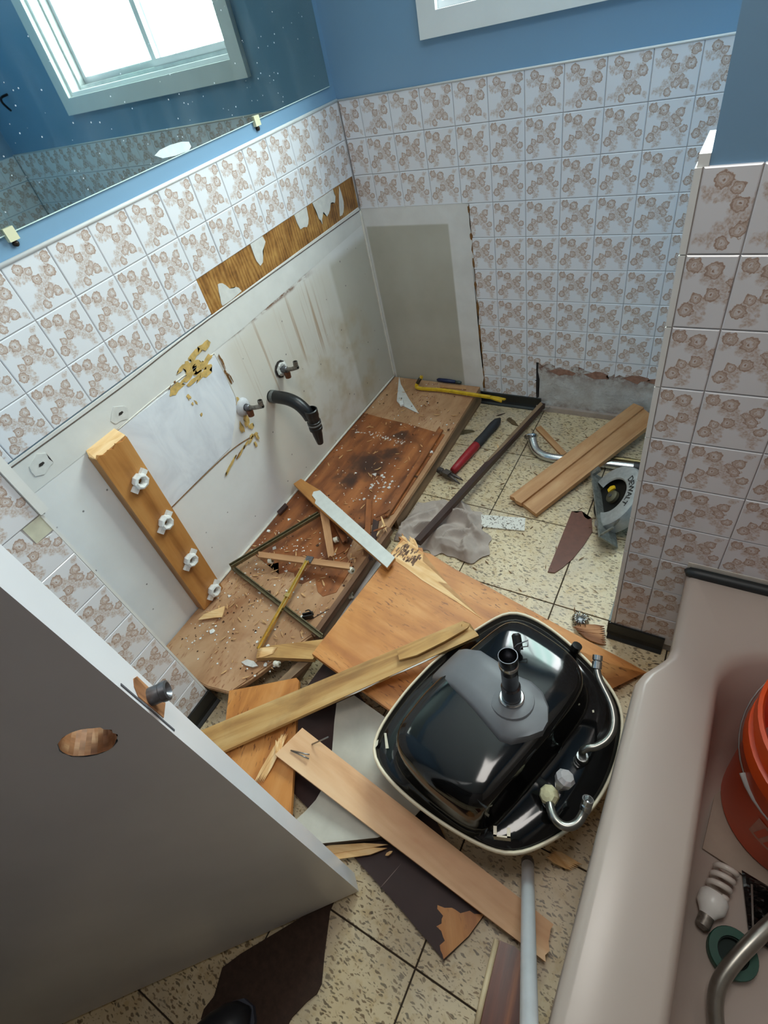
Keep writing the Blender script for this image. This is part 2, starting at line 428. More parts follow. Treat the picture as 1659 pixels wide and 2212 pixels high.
# ------------------------------------------------------------------ walls
T = 0.1095; ZT = 1.122
CEIL = 2.4
b = BM(); box(b, (-0.12, -2.45, -.02), (-0.006, 0.12, CEIL)); WL = structure('wall_left', b, M_BLUE)
wx0, wx1, wz0, wz1 = 0.388, 1.333, 1.284, 2.16
b = BM()
box(b, (-0.006, 0.006, -.02), (wx0, 0.12, CEIL)); box(b, (wx1, 0.006, -.02), (2.0, 0.12, CEIL))
box(b, (wx0, 0.006, -.02), (wx1, 0.12, wz0)); box(b, (wx0, 0.006, wz1), (wx1, 0.12, CEIL))
WB = structure('wall_back', b, M_BLUE)
b = BM(); box(b, (2.0, -2.45, -.02), (2.1, 0.12, CEIL)); WR = structure('wall_right', b, M_BLUE)
b = BM(); box(b, (1.9965, -2.449, .0), (2.0, -.957, 1.95)); part('tub_surround', b, M_WARM, WR)
b = BM(); box(b, (-0.12, -2.55, -.02), (0.27, -2.45, CEIL)); box(b, (1.08, -2.55, -.02), (2.1, -2.45, CEIL)); box(b, (0.27, -2.55, 2.05), (1.08, -2.45, CEIL))
structure('wall_front', b, plain('taupe_wall_paint', srgb(112, 98, 94), .7, var=.03, scale=5))
PY = -0.955
b = BM(); box(b, (1.188, PY + 0.006, -.02), (2.0, -0.84, CEIL)); WP = structure('wall_partition', b, M_BLUE)
b = BM(); box(b, (-0.006, -2.45, -.02), (0.214, -1.580, CEIL)); WS = structure('wall_stub', b, M_BLUE)
b = BM(); box(b, (-0.12, -3.6, CEIL), (2.1, 0.12, CEIL + .1)); structure('ceiling', b, M_CEIL)
b = BM(); box(b, (-0.12, -3.6, -.02), (-0.02, -2.55, CEIL)); box(b, (2.0, -3.6, -.02), (2.1, -2.55, CEIL)); box(b, (-0.12, -3.7, -.02), (2.1, -3.6, CEIL)); structure('wall_hall', b, plain('taupe_hall_paint', srgb(120, 108, 100), .8))
b = BM(); box(b, (-0.12, -3.7, -.10), (2.1, 0.12, -.003)); FL = structure('floor', b, M_FGROUT)

# floor tiles, one object each
def tile_box(bm, w, h, t, ins):
    vs = [bm.verts.new((x, y, z)) for z, i in ((0, 0), (t - ins, 0), (t, ins)) for x, y in ((i, i), (w - i, i), (w - i, h - i), (i, h - i))]
    for r in (0, 4):
        for k in range(4): bm.faces.new((vs[r + k], vs[r + (k + 1) % 4], vs[r + 4 + (k + 1) % 4], vs[r + 4 + k]))
    bm.faces.new(vs[8:12]); bm.faces.new(vs[3::-1])
FT = 0.3075; xs = [0.0] + [0.0955 + FT * k - 0.0075 for k in range(0, 7)] + [2.0]; ys = [0.0] + [-0.300 - FT * k for k in range(0, 7)] + [-2.45]
xs = sorted(x for x in xs if x <= 2.0)
fcache = {}
for i in range(len(xs) - 1):
    for j in range(len(ys) - 1):
        w, h = xs[i + 1] - xs[i], ys[j] - ys[j + 1]; key = (round(w, 3), round(h, 3))
        if key not in fcache:
            b = BM(); tile_box(b, w - .0034, h - .0034, .004, .0008); fcache[key] = finish(b, 'floor_tile', M_FLOOR)
        o = bpy.data.objects.new('floor_tile', fcache[key]); COL.objects.link(o); o.parent = FL; o.location = (xs[i] + .0017, ys[j + 1] + .0017, -.004)

# wall tiles, one object each
tcache = {}
def tile_mesh(w, h, u0, u1, v0, v1, rot, poly=None):
    key = (round(w, 4), round(h, 4), round(u0, 2), round(u1, 2), round(v0, 2), round(v1, 2), rot)
    if poly is None and key in tcache: return tcache[key]
    b = BM()
    if poly is None: tile_box(b, w, h, .0062, .0016)
    else: prism(b, [(x, y, .0062) for x, y in poly], .006)
    uvl = b.loops.layers.uv.new('UVMap')
    for f in b.faces:
        for l in f.loops:
            ut = u0 + (u1 - u0) * l.vert.co.x / w; vt = v0 + (v1 - v0) * (1 - l.vert.co.y / h)
            l[uvl].uv = (vt, 1 - ut) if rot else (ut, vt)
    me = finish(b, 'tile', M_TILE, keep_uv=True)
    if poly is None: tcache[key] = me
    return me
G = 0.0016
def put_tile(wall, frame, a0, a1, z0, z1, u=(0, 1), v=(0, 1), rot=False, poly=None, name='tile'):
    """FRAME(a, z) gives the wall point and the axes right, up, out; z0 < z1"""
    w, h = a1 - a0 - G, z1 - z0 - G
    me = tile_mesh(w, h, u[0], u[1], v[0], v[1], rot, poly)
    p, r, up, n = frame(a0 + G / 2, z0 + G / 2)
    o = bpy.data.objects.new(name, me); COL.objects.link(o); o.parent = wall
    j = RNG.uniform(-.0004, .0004)
    o.matrix_local = Matrix(((r[0], up[0], n[0], p[0] + n[0] * j), (r[1], up[1], n[1], p[1] + n[1] * j), (r[2], up[2], n[2], p[2] + n[2] * j), (0, 0, 0, 1)))
    return o
fr_left = lambda a, z: ((-0.006, a, z), (0, 1, 0), (0, 0, 1), (1, 0, 0))
fr_back = lambda a, z: ((a, 0.006, z), (1, 0, 0), (0, 0, 1), (0, -1, 0))
fr_part = lambda a, z: ((a, PY + 0.006, z), (1, 0, 0), (0, 0, 1), (0, -1, 0))
fr_stub = lambda a, z: ((0.214, a, z), (0, 1, 0), (0, 0, 1), (1, 0, 0))
def cols(lines, lo, hi):
    out = []
    for a, b in zip(lines, lines[1:]):
        if b <= lo + .004 or a >= hi - .004: continue
        out.append((max(a, lo), min(b, hi), (max(a, lo) - a) / T, (min(b, hi) - a) / T))
    return out
rowz = [ZT - T * k for k in range(11)]
# left wall
ly = [-(0.1814 + T * k) for k in range(13, -3, -1)]
for a0, a1, u0, u1 in cols(ly, -1.575, -.003):
    for r in range(2): put_tile(WL, fr_left, a0, a1, rowz[r + 1], rowz[r], (u0, u1), rot=(r == 0))
for a0, a1, u0, u1 in cols(ly, -1.575, -0.8385):
    put_tile(WL, fr_left, a0, a1, 0.806, rowz[2], (u0, u1), v=(0, (rowz[2] - .806) / T))
# back wall
bx = [-0.0277 + T * k for k in range(0, 20)]
for r in range(10):
    lo = 0.003 if r < 3 else (0.431 + .0015 * r)
    for a0, a1, u0, u1 in cols(bx, lo, 1.998):
        z0, z1 = rowz[r + 1], rowz[r]
        if r >= 8 and a1 > 0.668 and a0 < 1.3:
            if r == 9 or a0 < 0.668 - .08:
                if a0 < 0.668: a1 = 0.668; u1 = u0 + (a1 - a0) / T
                else: continue
            else:       # broken off along an uneven line
                if a0 < 0.668: 
                    put_tile(WB, fr_back, a0, 0.668, z0, z1, (u0, u0 + (0.668 - a0) / T))
                w, h = a1 - a0 - G, z1 - z0 - G; k = 7
                base = .205 - .02 * (a0 - .67) / .4
                pl = [(0, h), (0, base - z0 + RNG.uniform(-.012, .012))] + [(w * i / k, base - z0 + RNG.uniform(-.014, .014)) for i in range(1, k)] + [(w, base - z0 + RNG.uniform(-.012, .012)), (w, h)]
                put_tile(WB, fr_back, a0, a1, z0, z1, (u0, u1), poly=pl); continue
        put_tile(WB, fr_back, a0, a1, z0, z1, (u0, u1), rot=(r == 0))
# partition
px_ = [1.1385] + [1.248 + T * k for k in range(8)]
for r in range(10):
    for i, (a0, a1, u0, u1) in enumerate(cols(px_, 1.182, 1.998)):
        u = (0.02, (a1 - a0) / T + .02) if i == 0 else (u0, u1)
        put_tile(WP, fr_part, a0, a1, rowz[r + 1], rowz[r], u, rot=(r == 0))
fr_right = lambda a, z: ((2.0, -a, z), (0, -1, 0), (0, 0, 1), (-1, 0, 0))
for a0, a1, u0, u1 in cols([T * k for k in range(9)], .003, .838):
    for r in range(4): put_tile(WR, fr_right, a0, a1, rowz[r + 1], rowz[r], (u0, u1), rot=(r == 0))
# stub beside the door
sy = [-1.578 - T * k for k in range(9)][::-1]
for r in range(2, 10):
    for a0, a1, u0, u1 in cols(sy, -2.449, -1.584):
        w, h = a1 - a0 - G, T - G
        if r == 3 and a1 > -1.6:
            put_tile(WS, fr_stub, a0, a1, rowz[r + 1], rowz[r], (u0, u1), poly=[(0, 0), (w, 0), (w, h - .042), (w - .005, h - .045), (w - .040, h - .041), (w - .042, h), (0, h)])
        else: put_tile(WS, fr_stub, a0, a1, rowz[r + 1], rowz[r], (u0, u1))
for wl, lo, hi in ((WL, (-0.006, -1.575, .806), (-.0028, -.0, ZT - .002)), (WB, (0, .0028, .0), (2.0, .006, ZT - .002)), (WP, (1.188, PY + .0028, 0), (2.0, PY + .006, ZT - .002)), (WS, (.214, -2.45, .0), (.2172, -1.582, ZT - .2))):
    b = BM(); box(b, lo, hi); part('grout', b, M_GROUT, wl)
# bullnose edges of the tiling
b = BM(); tube(b, [(-.001, -1.575, ZT + .002), (-.001, -.002, ZT + .002)], .005, 8); part('tile_edging', b, M_PLASTIC, WL, smooth=True)
b = BM(); tube(b, [(.0, -.001, ZT + .001), (1.998, -.001, ZT + .001)], .003, 8); part('tile_edging', b, M_PLASTIC, WB, smooth=True)
for r in range(10):
    b = BM(); box(b, (1.1725, PY - .001, rowz[r + 1] + .001), (1.1812, PY + .09, rowz[r] - .001)); bev(b, .004, 2); part('edge_tile', b, M_PLASTIC, WP)
b = BM(); box(b, (1.174, PY + .0022, 0.0), (1.1885, -.842, ZT)); part('grout', b, M_GROUT, WP)
b = BM(); box(b, (1.1745, PY + .002, ZT - .001), (1.1878, -.85, ZT + .014)); bev(b, .005, 2); part('edge_cap', b, M_PLASTIC, WP)
b = BM(); box(b, (.213, -1.5835, .7945), (.226, -1.566, 1.11)); bev(b, .004, 2); part('edge_strip', b, M_PLASTIC, WS)
b = BM(); box(b, (.2, -1.584, .0), (.2192, -1.5785, .79)); part('tile_return', b, M_PLASTIC, WS)
b = BM(); box(b, (.2172, -1.622, .7945 - .0425), (.2182, -1.583, .792)); part('bare_patch', b, plain('bare_tile_bed', srgb(206, 204, 182), .8), WS)

# ------------------------------------------------------------------ lower left wall
b = BM(); box(b, (-0.006, -1.58, .0), (-.0015, 0, .803)); part('plasterboard', b, M_LOWER, WL)
b = BM(); box(b, (-0.006, -0.8385, .800), (-.0022, -.004, .904)); part('adhesive_bed', b, M_ADH, WL)
def on_left(bm, pts, x0=-.0015, t=.0012):
    prism(bm, [(x0 + t, y, z) for y, z in pts], t, up=(1, 0, 0))
b = BM(); on_left(b, [(-1.263, .711), (-.889, .707), (-.887, .56), (-.905, .52), (-.985, .436), (-1.26, .432)], t=.0022); part('patch', b, M_PATCH, WL)
b = BM(); on_left(b, [(-1.58, .803), (-.005, .800), (-.005, .742), (-.75, .716), (-1.265, .716), (-1.58, .72)], t=.0011); part('joint_band', b, plain('joint_compound', srgb(222, 220, 214), .6, var=.05, scale=14, bump=.1), WL)
# white paper left on the glue bed
M_PAPER = plain('torn_board_paper', srgb(214, 212, 206), .8, var=.08, scale=50)
for q in ([(-.79, .806), (-.70, .808), (-.715, .828), (-.74, .834), (-.758, .858), (-.775, .862), (-.785, .83)], [(-.60, .903), (-.54, .903), (-.535, .885), (-.56, .868), (-.568, .85), (-.59, .836), (-.60, .862)],
          [(-.37, .903), (-.30, .903), (-.305, .87), (-.325, .85), (-.36, .856)], [(-.265, .903), (-.135, .903), (-.13, .88), (-.145, .862), (-.165, .87), (-.18, .852), (-.205, .84), (-.22, .862), (-.23, .848), (-.24, .828), (-.252, .85)], [(-.11, .87), (-.095, .90), (-.09, .85), (-.105, .82), (-.13, .815)]):
    P = []
    for a, c in zip(q, q[1:] + q[:1]):
        P += [a, ((a[0] + c[0]) / 2 + RNG.uniform(-.004, .004), (a[1] + c[1]) / 2 + RNG.uniform(-.004, .004))]
    b = BM(); on_left(b, P, -.0022, .0016); part('paper_remnant', b, M_PAPER, WL)
# torn glue marks and seams
def blotches(spots, m, rng=random.Random(21)):
    for y, z, w, h, tilt, n in spots:
        for k in range(n):
            cy, cz = y + rng.gauss(0, w * .42), z + rng.gauss(0, h * .42); r1, r2 = w * rng.uniform(.10, .36), h * rng.uniform(.10, .36); kk = 11; P = []
            for i in range(kk):
                a = 2 * PI * i / kk; f = rng.uniform(.45, 1.25); u, v = r1 * f * math.cos(a), r2 * f * math.sin(a)
                P.append((cy + u * math.cos(tilt) - v * math.sin(tilt), cz + u * math.sin(tilt) + v * math.cos(tilt)))
            b = BM(); on_left(b, P, .0007 + .0003 * (k % 4), .0009); part('glue_mark', b, m, WL)
blotches([(-1.0, .715, .13, .05, .1, 11), (-.945, .70, .05, .06, 0, 5), (-1.035, .64, .02, .05, .2, 4), (-.90, .47, .04, .08, 0, 7), (-.97, .392, .10, .02, .35, 6), (-.885, .39, .03, .05, 0, 4)], M_GLUE)
blotches([(-1.06, .715, .04, .012, .5, 3), (-.985, .40, .05, .008, .4, 3), (-.88, .66, .012, .08, .06, 4), (-.878, .60, .012, .05, .06, 2)], M_RUST)
for pth, r_, m in (([(-.001, -.002, .80), (-.001, -.002, 1.12)], .0035, M_GROUT), ([(0, -1.26, .430), (0, -1.0, .427), (0, -.865, .40)], .0016, M_RUST), ([(0, -1.265, .713), (0, -1.1, .717), (0, -.89, .712)], .0018, M_CAULK), ([(0, -.889, .71), (0, -.886, .56), (.0, -.905, .52)], .002, M_CAULK), ([(0, -1.58, .797), (0, -1.2, .793), (0, -.85, .799), (0, -.004, .79)], .0014, plain('dark_gap', srgb(96, 82, 74), .9)),
                ([(0.001, -.004, .79), (.001, -.004, .4), (.001, -.004, .08)], .005, M_CAULK), ([(.003, -.01, .086), (.004, -.5, .088), (.003, -1.0, .084), (.002, -1.30, .082)], .0045, M_CAULK)):
    b = BM(); tube(b, smooth_path(pth, 8), r_, 6); part('seam', b, m, WL, smooth=True)
for yy, zz in ((-1.457, .762), (-1.232, .742)):
    b = BM(); P = [(yy + .028 * math.cos(k * PI / 5) * RNG.uniform(.7, 1.2), zz + .022 * math.sin(k * PI / 5) * RNG.uniform(.7, 1.2)) for k in range(10)]
    on_left(b, P, -.0004, .0018); o = part('broken_hole', b, M_PAPER, WL)
    b = BM(); on_left(b, [(yy + .007, zz - .001), (yy + .006, zz + .003), (yy - .004, zz + .004), (yy - .008, zz - .001), (yy, zz - .003)], .0013, .0012); part('hole', b, plain('dark_hole', srgb(48, 42, 38), .9), o)

# ------------------------------------------------------------------ back wall patches
b = BM(); P = [(.0, .803), (.408, .806), (.412, .795), (.434, .792)]
for k in range(26): P.append((.437 + RNG.uniform(-.006, .004) + (.004 if k > 10 else 0), .78 - .0275 * k))
P += [(.436, .03), (.0, .03)]
prism(b, [(x, .0012, z) for x, z in P], .005, up=(0, -1, 0)); part('plasterboard', b, M_BPATCH, WB)
b = BM(); prism(b, [(x, .0022, z) for x, z in [(.43, .79), (.447, .78), (.444, .60), (.452, .5), (.449, .3), (.456, .2), (.452, .07), (.43, .07)]], .003, up=(0, -1, 0)); part('glue_mark', b, M_RUST, WB)
for x_, z_, w_, h_ in ((.436, .69, .005, .012), (.437, .60, .004, .02), (.438, .52, .005, .012), (.440, .43, .005, .035), (.441, .33, .004, .04), (.443, .26, .003, .03), (.444, .15, .003, .025), (.434, .775, .004, .012)):
    b = BM(); prism(b, [(x_ + w_ * RNG.uniform(.6, 1.3) * math.cos(k * .785), -.0006, z_ + h_ * RNG.uniform(.7, 1.2) * math.sin(k * .785)) for k in range(8)], .002, up=(0, -1, 0)); part('glue_mark', b, M_RUST, WB)
b = BM(); box(b, (.668, .0012, .0), (1.5, .0055, .238)); part('bare_plaster', b, M_BARE, WB)
b = BM(); P = [(.664, .232), (.676, .228), (.673, .18), (.680, .14), (.674, .10), (.678, .06), (.668, .05), (.662, .12)]
prism(b, [(x, .0003, z) for x, z in P], .004, up=(0, -1, 0)); part('crack', b, plain('dark_gap_black', srgb(38, 32, 30), .9), WB)
for x in (.77, .9, 1.03, 1.1):
    P = [(x + RNG.uniform(-.02, .02), .175 + RNG.uniform(-.02, .02)) for _ in range(1)]
    q = [(x + .045 * math.cos(k * .628) * RNG.uniform(.5, 1.2), .185 + .016 * math.sin(k * .628) * RNG.uniform(.5, 1.3)) for k in range(10)]
    b = BM(); prism(b, [(a, -.0004, z) for a, z in q], .002, up=(0, -1, 0)); part('glue_mark', b, plain('red_brown_glue', srgb(150, 112, 94), .85, var=.3, scale=70), WB)
b = BM(); box(b, (.67, -.012, .0), (1.17, .002, .022)); bev(b, .004); part('plaster_ledge', b, plain('dusty_mortar', srgb(172, 156, 144), .95, var=.12, scale=30, bump=.3), WB)

# ------------------------------------------------------------------ black vinyl cove base
def cove(name, p0, p1, out, h=.052, toe=.016):
    p0, p1, o = Vector(p0), Vector(p1), Vector(out); prof = [(0.0005, 0), (toe, 0), (toe, .004), (toe * .55, .010), (.005, .02), (.0045, h - .002), (.0025, h), (0.0005, h)]
    b = BM(); A = [b.verts.new(p0 + o * a + Vector((0, 0, z))) for a, z in prof]; B = [b.verts.new(p1 + o * a + Vector((0, 0, z))) for a, z in prof]; n = len(A)
    for k in range(n): b.faces.new((A[k], A[(k + 1) % n], B[(k + 1) % n], B[k]))
    b.faces.new(A); b.faces.new(B[::-1]); bmesh.ops.recalc_face_normals(b, faces=b.faces)
    return structure(name, b, M_BLACKRUB)
cove('baseboard_back', (.40, -.0005, 0), (.688, -.0005, 0), (0, -1, 0), h=.055)
cove('baseboard_partition', (1.170, PY - .001, 0), (1.305, PY - .001, 0), (0, -1, 0), h=.058)
cove('baseboard_stub', (.2205, -2.44, 0), (.2205, -1.575, 0), (1, 0, 0), h=.06)
b = BM(); box(b, (1.166, PY + .002, 0), (1.1715, -.85, .058)); structure('baseboard_partition_end', b, M_BLACKRUB)

# ------------------------------------------------------------------ window
def m_pane():
    t = NT('bright_frosted_glass'); uvw = t.pos
    w = t.noise(scaled(t, uvw, (7, 1, .25)), 1.0, 2)
    col = t.ramp(w, [(.35, (.70, .84, .80, 1)), (.5, (.97, .99, .98, 1)), (.7, (1, 1, 1, 1))])
    tr = t.n('BsdfTransparent', {0: col}); gl = t.n('BsdfGlossy', {0: (1, 1, 1, 1), 1: .05})
    mx = t.n('MixShader', {0: .06}); t.link(tr.outputs[0], mx.inputs[1]); t.link(gl.outputs[0], mx.inputs[2]); t.link(mx.outputs[0], t.out.inputs[0]); return t.m
M_PANE = m_pane()
b = BM(); cw = .056
for lo, hi in (((wx0 - cw, -.014, wz0 - cw), (wx1 + cw, .006, wz0)), ((wx0 - cw, -.014, wz1), (wx1 + cw, .006, wz1 + cw)), ((wx0 - cw, -.014, wz0), (wx0, .006, wz1)), ((wx1, -.014, wz0), (wx1 + cw, .006, wz1))): box(b, lo, hi)
bev(b, .002); WIN = structure('window_1', b, M_TRIMW)
def frame_bm(x0, x1, z0, z1, y0, y1, w):
    b = BM(); box(b, (x0, y0, z0), (x1, y1, z0 + w)); box(b, (x0, y0, z1 - w), (x1, y1, z1)); box(b, (x0, y0, z0 + w), (x0 + w, y1, z1 - w)); box(b, (x1 - w, y0, z0 + w), (x1, y1, z1 - w)); return b
part('jamb', frame_bm(wx0, wx1, wz0, wz1, .006, .118, .014), M_WHITE, WIN)
part('track', frame_bm(wx0 + .014, wx1 - .014, wz0 + .014, wz1 - .014, .05, .108, .012), plain('aluminium_track', srgb(190, 196, 194), .4, .6), WIN)
s1 = part('sash', frame_bm(wx0 + .02, .835, wz0 + .022, wz1 - .022, .055, .073, .026), M_WHITE, WIN)
s2 = part('sash', frame_bm(.805, wx1 - .02, wz0 + .022, wz1 - .022, .08, .098, .026), M_WHITE, WIN)
b = BM(); box(b, (wx0 + .046, .062, wz0 + .048), (.809, .066, wz1 - .048)); part('pane', b, M_PANE, s1)
b = BM(); box(b, (.831, .087, wz0 + .048), (wx1 - .046, .091, wz1 - .048)); part('pane', b, M_PANE, s2)

# ------------------------------------------------------------------ door, open into the room
def m_door():
    t = NT('white_door_paint'); t.base(t.ramp(t.noise(t.pos, 5, 3), [(.3, srgb(214, 214, 218)), (.7, srgb(224, 224, 228))])); t.set(Roughness=.28); return t.m
M_DOOR = m_door()
dn = Vector((0.7336, -0.6796, 0)); dh = Vector((-0.6796, -0.7336, 0)); dc = Vector((0.8465, -1.7815, 0))
DW, DZ0, DZ1, DT = .70, .012, 2.03, .035
def dpt(s, z, d=0.0): return dc + dh * s - dn * d + Vector((0, 0, z))
door = thing('door_1', 'white painted door standing open in the foreground, its knob hole empty', 'door', dpt(.35, DZ0, DT / 2)); door['kind'] = 'structure'; del door['category']
b = BM(); hs, hz, hr = .066, .904, .026; N = 28
loops = []
for d in (0, DT):
    rect = [b.verts.new(dpt(s, z, d)) for s, z in ((0, DZ0), (DW, DZ0), (DW, DZ1), (0, DZ1))]
    circ = [b.verts.new(dpt(hs + hr * math.cos(2 * PI * k / N) * (1 + .06 * math.sin(3 * k)), hz + hr * math.sin(2 * PI * k / N), d)) for k in range(N)]
    ed = [b.edges.new((L[k], L[(k + 1) % len(L)])) for L in (rect, circ) for k in range(len(L))]
    bmesh.ops.triangle_fill(b, use_beauty=True, use_dissolve=False, edges=ed); loops.append((rect, circ))
for k in range(4): b.faces.new((loops[0][0][k], loops[0][0][(k + 1) % 4], loops[1][0][(k + 1) % 4], loops[1][0][k]))
bmesh.ops.recalc_face_normals(b, faces=b.faces)
part('slab', b, M_DOOR, door)
b = BM(); A = [b.verts.new(dpt(hs + (hr - .0006) * math.cos(2 * PI * k / N), hz + (hr - .0006) * math.sin(2 * PI * k / N) + .0004 * RNG.uniform(-4, 4), .0006)) for k in range(N)]
B_ = [b.verts.new(dpt(hs + (hr - .004) * math.cos(2 * PI * k / N), hz + (hr - .004) * math.sin(2 * PI * k / N), DT - .001)) for k in range(N)]
for k in range(N): b.faces.new((A[k], B_[k], B_[(k + 1) % N], A[(k + 1) % N]))
M_BAREW = wood('bare_splintered_wood', srgb(116, 74, 44), srgb(178, 124, 84), srgb(214, 170, 130), 8, 70)
part('knob_hole', b, M_BAREW, door, axis=(0, 0, 1), label='round hole bored through for the missing knob, bare wood inside')
# latch in the door edge
en = -dh
def ept(d, z, o=0.0): return dc - dn * d + en * o + Vector((0, 0, z))
b = BM(); prism(b, [ept(.008, .884, .0009), ept(.027, .880, .0009), ept(.028, .938, .0009), ept(.022, .944, .0009), ept(.014, .942, .0009), ept(.007, .934, .0009)], .0008, up=en)
part('latch_mortise', b, M_BAREW, door, axis=(0, 0, 1), label='bare wood recess where the latch plate was')
b = BM(); Mx = axis_matrix(ept(.018, .912, .0), en, (0, 0, 1)); lathe(b, [(.0, 0), (.0095, 0), (.0095, .012), (.0105, .013), (.0105, .019), (.008, .020), (.004, .016), (.0, .0165)], Mx, 14)
M_STEEL = plain('dull_grey_metal', srgb(112, 112, 116), .38, .8, var=.25, scale=90)
part('latch', b, M_STEEL, door, smooth=True, angle=35, label='stubby grey latch barrel poking from the edge')
b = BM(); prism(b, [ept(.0035, .86, .0008), ept(.0055, .86, .0008), ept(.0055, .965, .0008), ept(.0035, .965, .0008)], .0007, up=en); part('scribe_mark', b, plain('pencil_grey', srgb(90, 90, 96), .8), door)

# ------------------------------------------------------------------ mirror above the basin place
def m_mirror():
    t = NT('silvered_glass'); pos = t.pos
    sep = t.n('SeparateXYZ', {0: pos})
    v = t.n('TexVoronoi', {'Vector': scaled(t, pos, (1, 64, 64)), 'Scale': 1.0})
    d = t.ramp(v.outputs['Distance'], [(.07, (1, 1, 1)), (.13, (0, 0, 0))])
    sel = t.math('GREATER_THAN', t.n('SeparateXYZ', {0: v.outputs['Color']}).outputs[0], t.math('ADD', .50, t.math('MULTIPLY', t.noise(pos, 5, 2), .35)))
    haze = t.math('MULTIPLY', t.ramp(t.noise(scaled(t, pos, (1, 10, 4)), 1.0, 4), [(.45, (0, 0, 0)), (.75, (1, 1, 1))]), .05)
    m = t.math('ADD', t.math('MULTIPLY', t.math('MULTIPLY', d, sel), .5), haze, clamp=True)
    t.base((.50, .60, .57, 1)); t.set(Metallic=1.0, Roughness=.015)
    df = t.n('BsdfDiffuse', {0: srgb(220, 230, 235)}); mx = t.n('MixShader', {0: m}); t.link(t.b.outputs[0], mx.inputs[1]); t.link(df.outputs[0], mx.inputs[2]); t.link(mx.outputs[0], t.out.inputs[0])
    return t.m
mir = thing('mirror', 'large frameless wall mirror with splash spots above the floral tiles', 'mirror', (0, -.75, 1.166))
b = BM(); box(b, (-.0055, -1.52, 1.166), (-.0008, -.024, 2.1)); part('glass', b, m_mirror(), mir)
b = BM(); box(b, (-.0057, -1.52, 1.1645), (-.0007, -.024, 1.1665)); part('polished_edge', b, plain('pale_glass_edge', srgb(214, 236, 230), .1), mir)
b = BM(); prism(b, [(0.0000, -0.8026, 1.1851), (0.0000, -0.7814, 1.1908), (0.0000, -0.7442, 1.1916), (0.0000, -0.7066, 1.1886), (0.0000, -0.6835, 1.1827), (0.0000, -0.6818, 1.1723), (0.0000, -0.6948, 1.1658), (0.0000, -0.7110, 1.1671), (0.0000, -0.7405, 1.1682), (0.0000, -0.7822, 1.1737)], .0006, up=(1, 0, 0))
part('plaster_smear', b, plain('dried_white_plaster', srgb(214, 224, 224), .8), mir, label='white smear dried on the lower glass')
M_CLIP = plain('yellowed_plastic', srgb(226, 222, 186), .4, var=.05)
for yy, lab in ((-1.218, 'yellowed mirror clip at the left, on the blue strip below the glass'), (-.415, 'yellowed mirror clip at the right, close to the corner of the walls')):
    t_ = thing('mirror_clip', lab, 'clip', (0, yy, 1.155), 'clips under the mirror')
    b = BM(); box(b, (-.006, yy - .011, 1.152), (.0045, yy + .011, 1.176)); bev(b, .003, 2); part('clip_body', b, M_CLIP, t_)
    b = BM(); lathe(b, [(.0, 0), (.006, 0), (.0055, .003), (0, .004)], axis_matrix((-.006, yy, 1.147), (1, .1, -.2)) @ Matrix.Diagonal((1, 1, 2.2, 1)), 12); part('screw', b, plain('dark_screw', srgb(56, 48, 42), .5, .7), t_, smooth=True)
b = BM(); tube(b, smooth_path([(1.777, .006, 1.345), (1.777, -.03, 1.34), (1.765, -.045, 1.325), (1.775, -.03, 1.305), (1.79, -.012, 1.29)], 5), .005, 8); single('wall_hook', b, plain('dark_bronze', srgb(52, 34, 30), .4, .6), 'dark hook on the blue wall, seen only in the mirror', 'hook', smooth=True)

# ------------------------------------------------------------------ wood materials
M_PLY_OR = wood('orange_birch_plywood', srgb(160, 94, 40), srgb(200, 132, 64), srgb(218, 156, 90), 3.0, 24, .5, flecks=.75, fleck_c=srgb(104, 52, 26), stain=srgb(170, 100, 50), stain_amt=.35)
M_PLY_BR = wood('stained_brown_plywood', srgb(108, 58, 28), srgb(150, 88, 46), srgb(176, 110, 62), 3.0, 26, .45, stain=srgb(62, 36, 26), stain_amt=.55)
def mould(m, spots, colr):
    t = NT.__new__(NT); t.m = m; t.t = m.node_tree; t.b = t.t.nodes['Principled BSDF']
    src = t.b.inputs['Base Color'].links[0].from_socket; pos = t.pos; acc = None
    wob = t.n('VectorMath', {0: t.n('TexNoise', {'Vector': pos, 'Scale': 22.0, 'Detail': 4.0}).outputs['Color'], 3: .12}, operation='SCALE').outputs[0]
    p = t.n('VectorMath', {0: pos, 1: wob}, operation='ADD').outputs[0]
    for x, y, r in spots:
        d = t.n('VectorMath', {0: p, 1: (x + .06, y + .06, DK + .06)}, operation='DISTANCE').outputs['Value']
        k = t.n('MapRange', {0: d, 1: r * .25, 2: r, 3: 1.0, 4: 0.0}, interpolation_type='SMOOTHSTEP').outputs[0]
        acc = k if acc is None else t.math('MAXIMUM', acc, k)
    t.base(t.mix(t.math('MULTIPLY', acc, .85), src, colr))
DK = .078
mould(M_PLY_BR, [(.20, -.60, .11), (.16, -.70, .07), (.25, -.52, .07), (.24, -.40, .05), (.33, -.93, .08)], srgb(48, 32, 28))
M_PLY_TAN = wood('tan_particle_face', srgb(160, 118, 82), srgb(184, 142, 104), srgb(200, 162, 126), 4, 9, .6, stain=srgb(146, 92, 54), stain_amt=.55, flecks=.7, fleck_c=srgb(130, 66, 34))
M_PINE_Y = wood('yellow_weathered_pine', srgb(152, 106, 58), srgb(194, 150, 90), srgb(216, 180, 122), 2.5, 38, .55, stain=srgb(128, 96, 62), stain_amt=.4)
M_PINE = wood('clean_pine', srgb(206, 150, 104), srgb(228, 180, 134), srgb(238, 200, 158), 2.0, 22, .5)
M_CEDAR = wood('light_brown_plank', srgb(168, 118, 74), srgb(192, 144, 98), srgb(208, 164, 118), 2.0, 34, .55, stain=srgb(170, 110, 58), stain_amt=.5)
M_STUD = wood('golden_oak_board', srgb(140, 86, 38), srgb(184, 126, 66), srgb(204, 150, 88), 2.2, 26, .45)
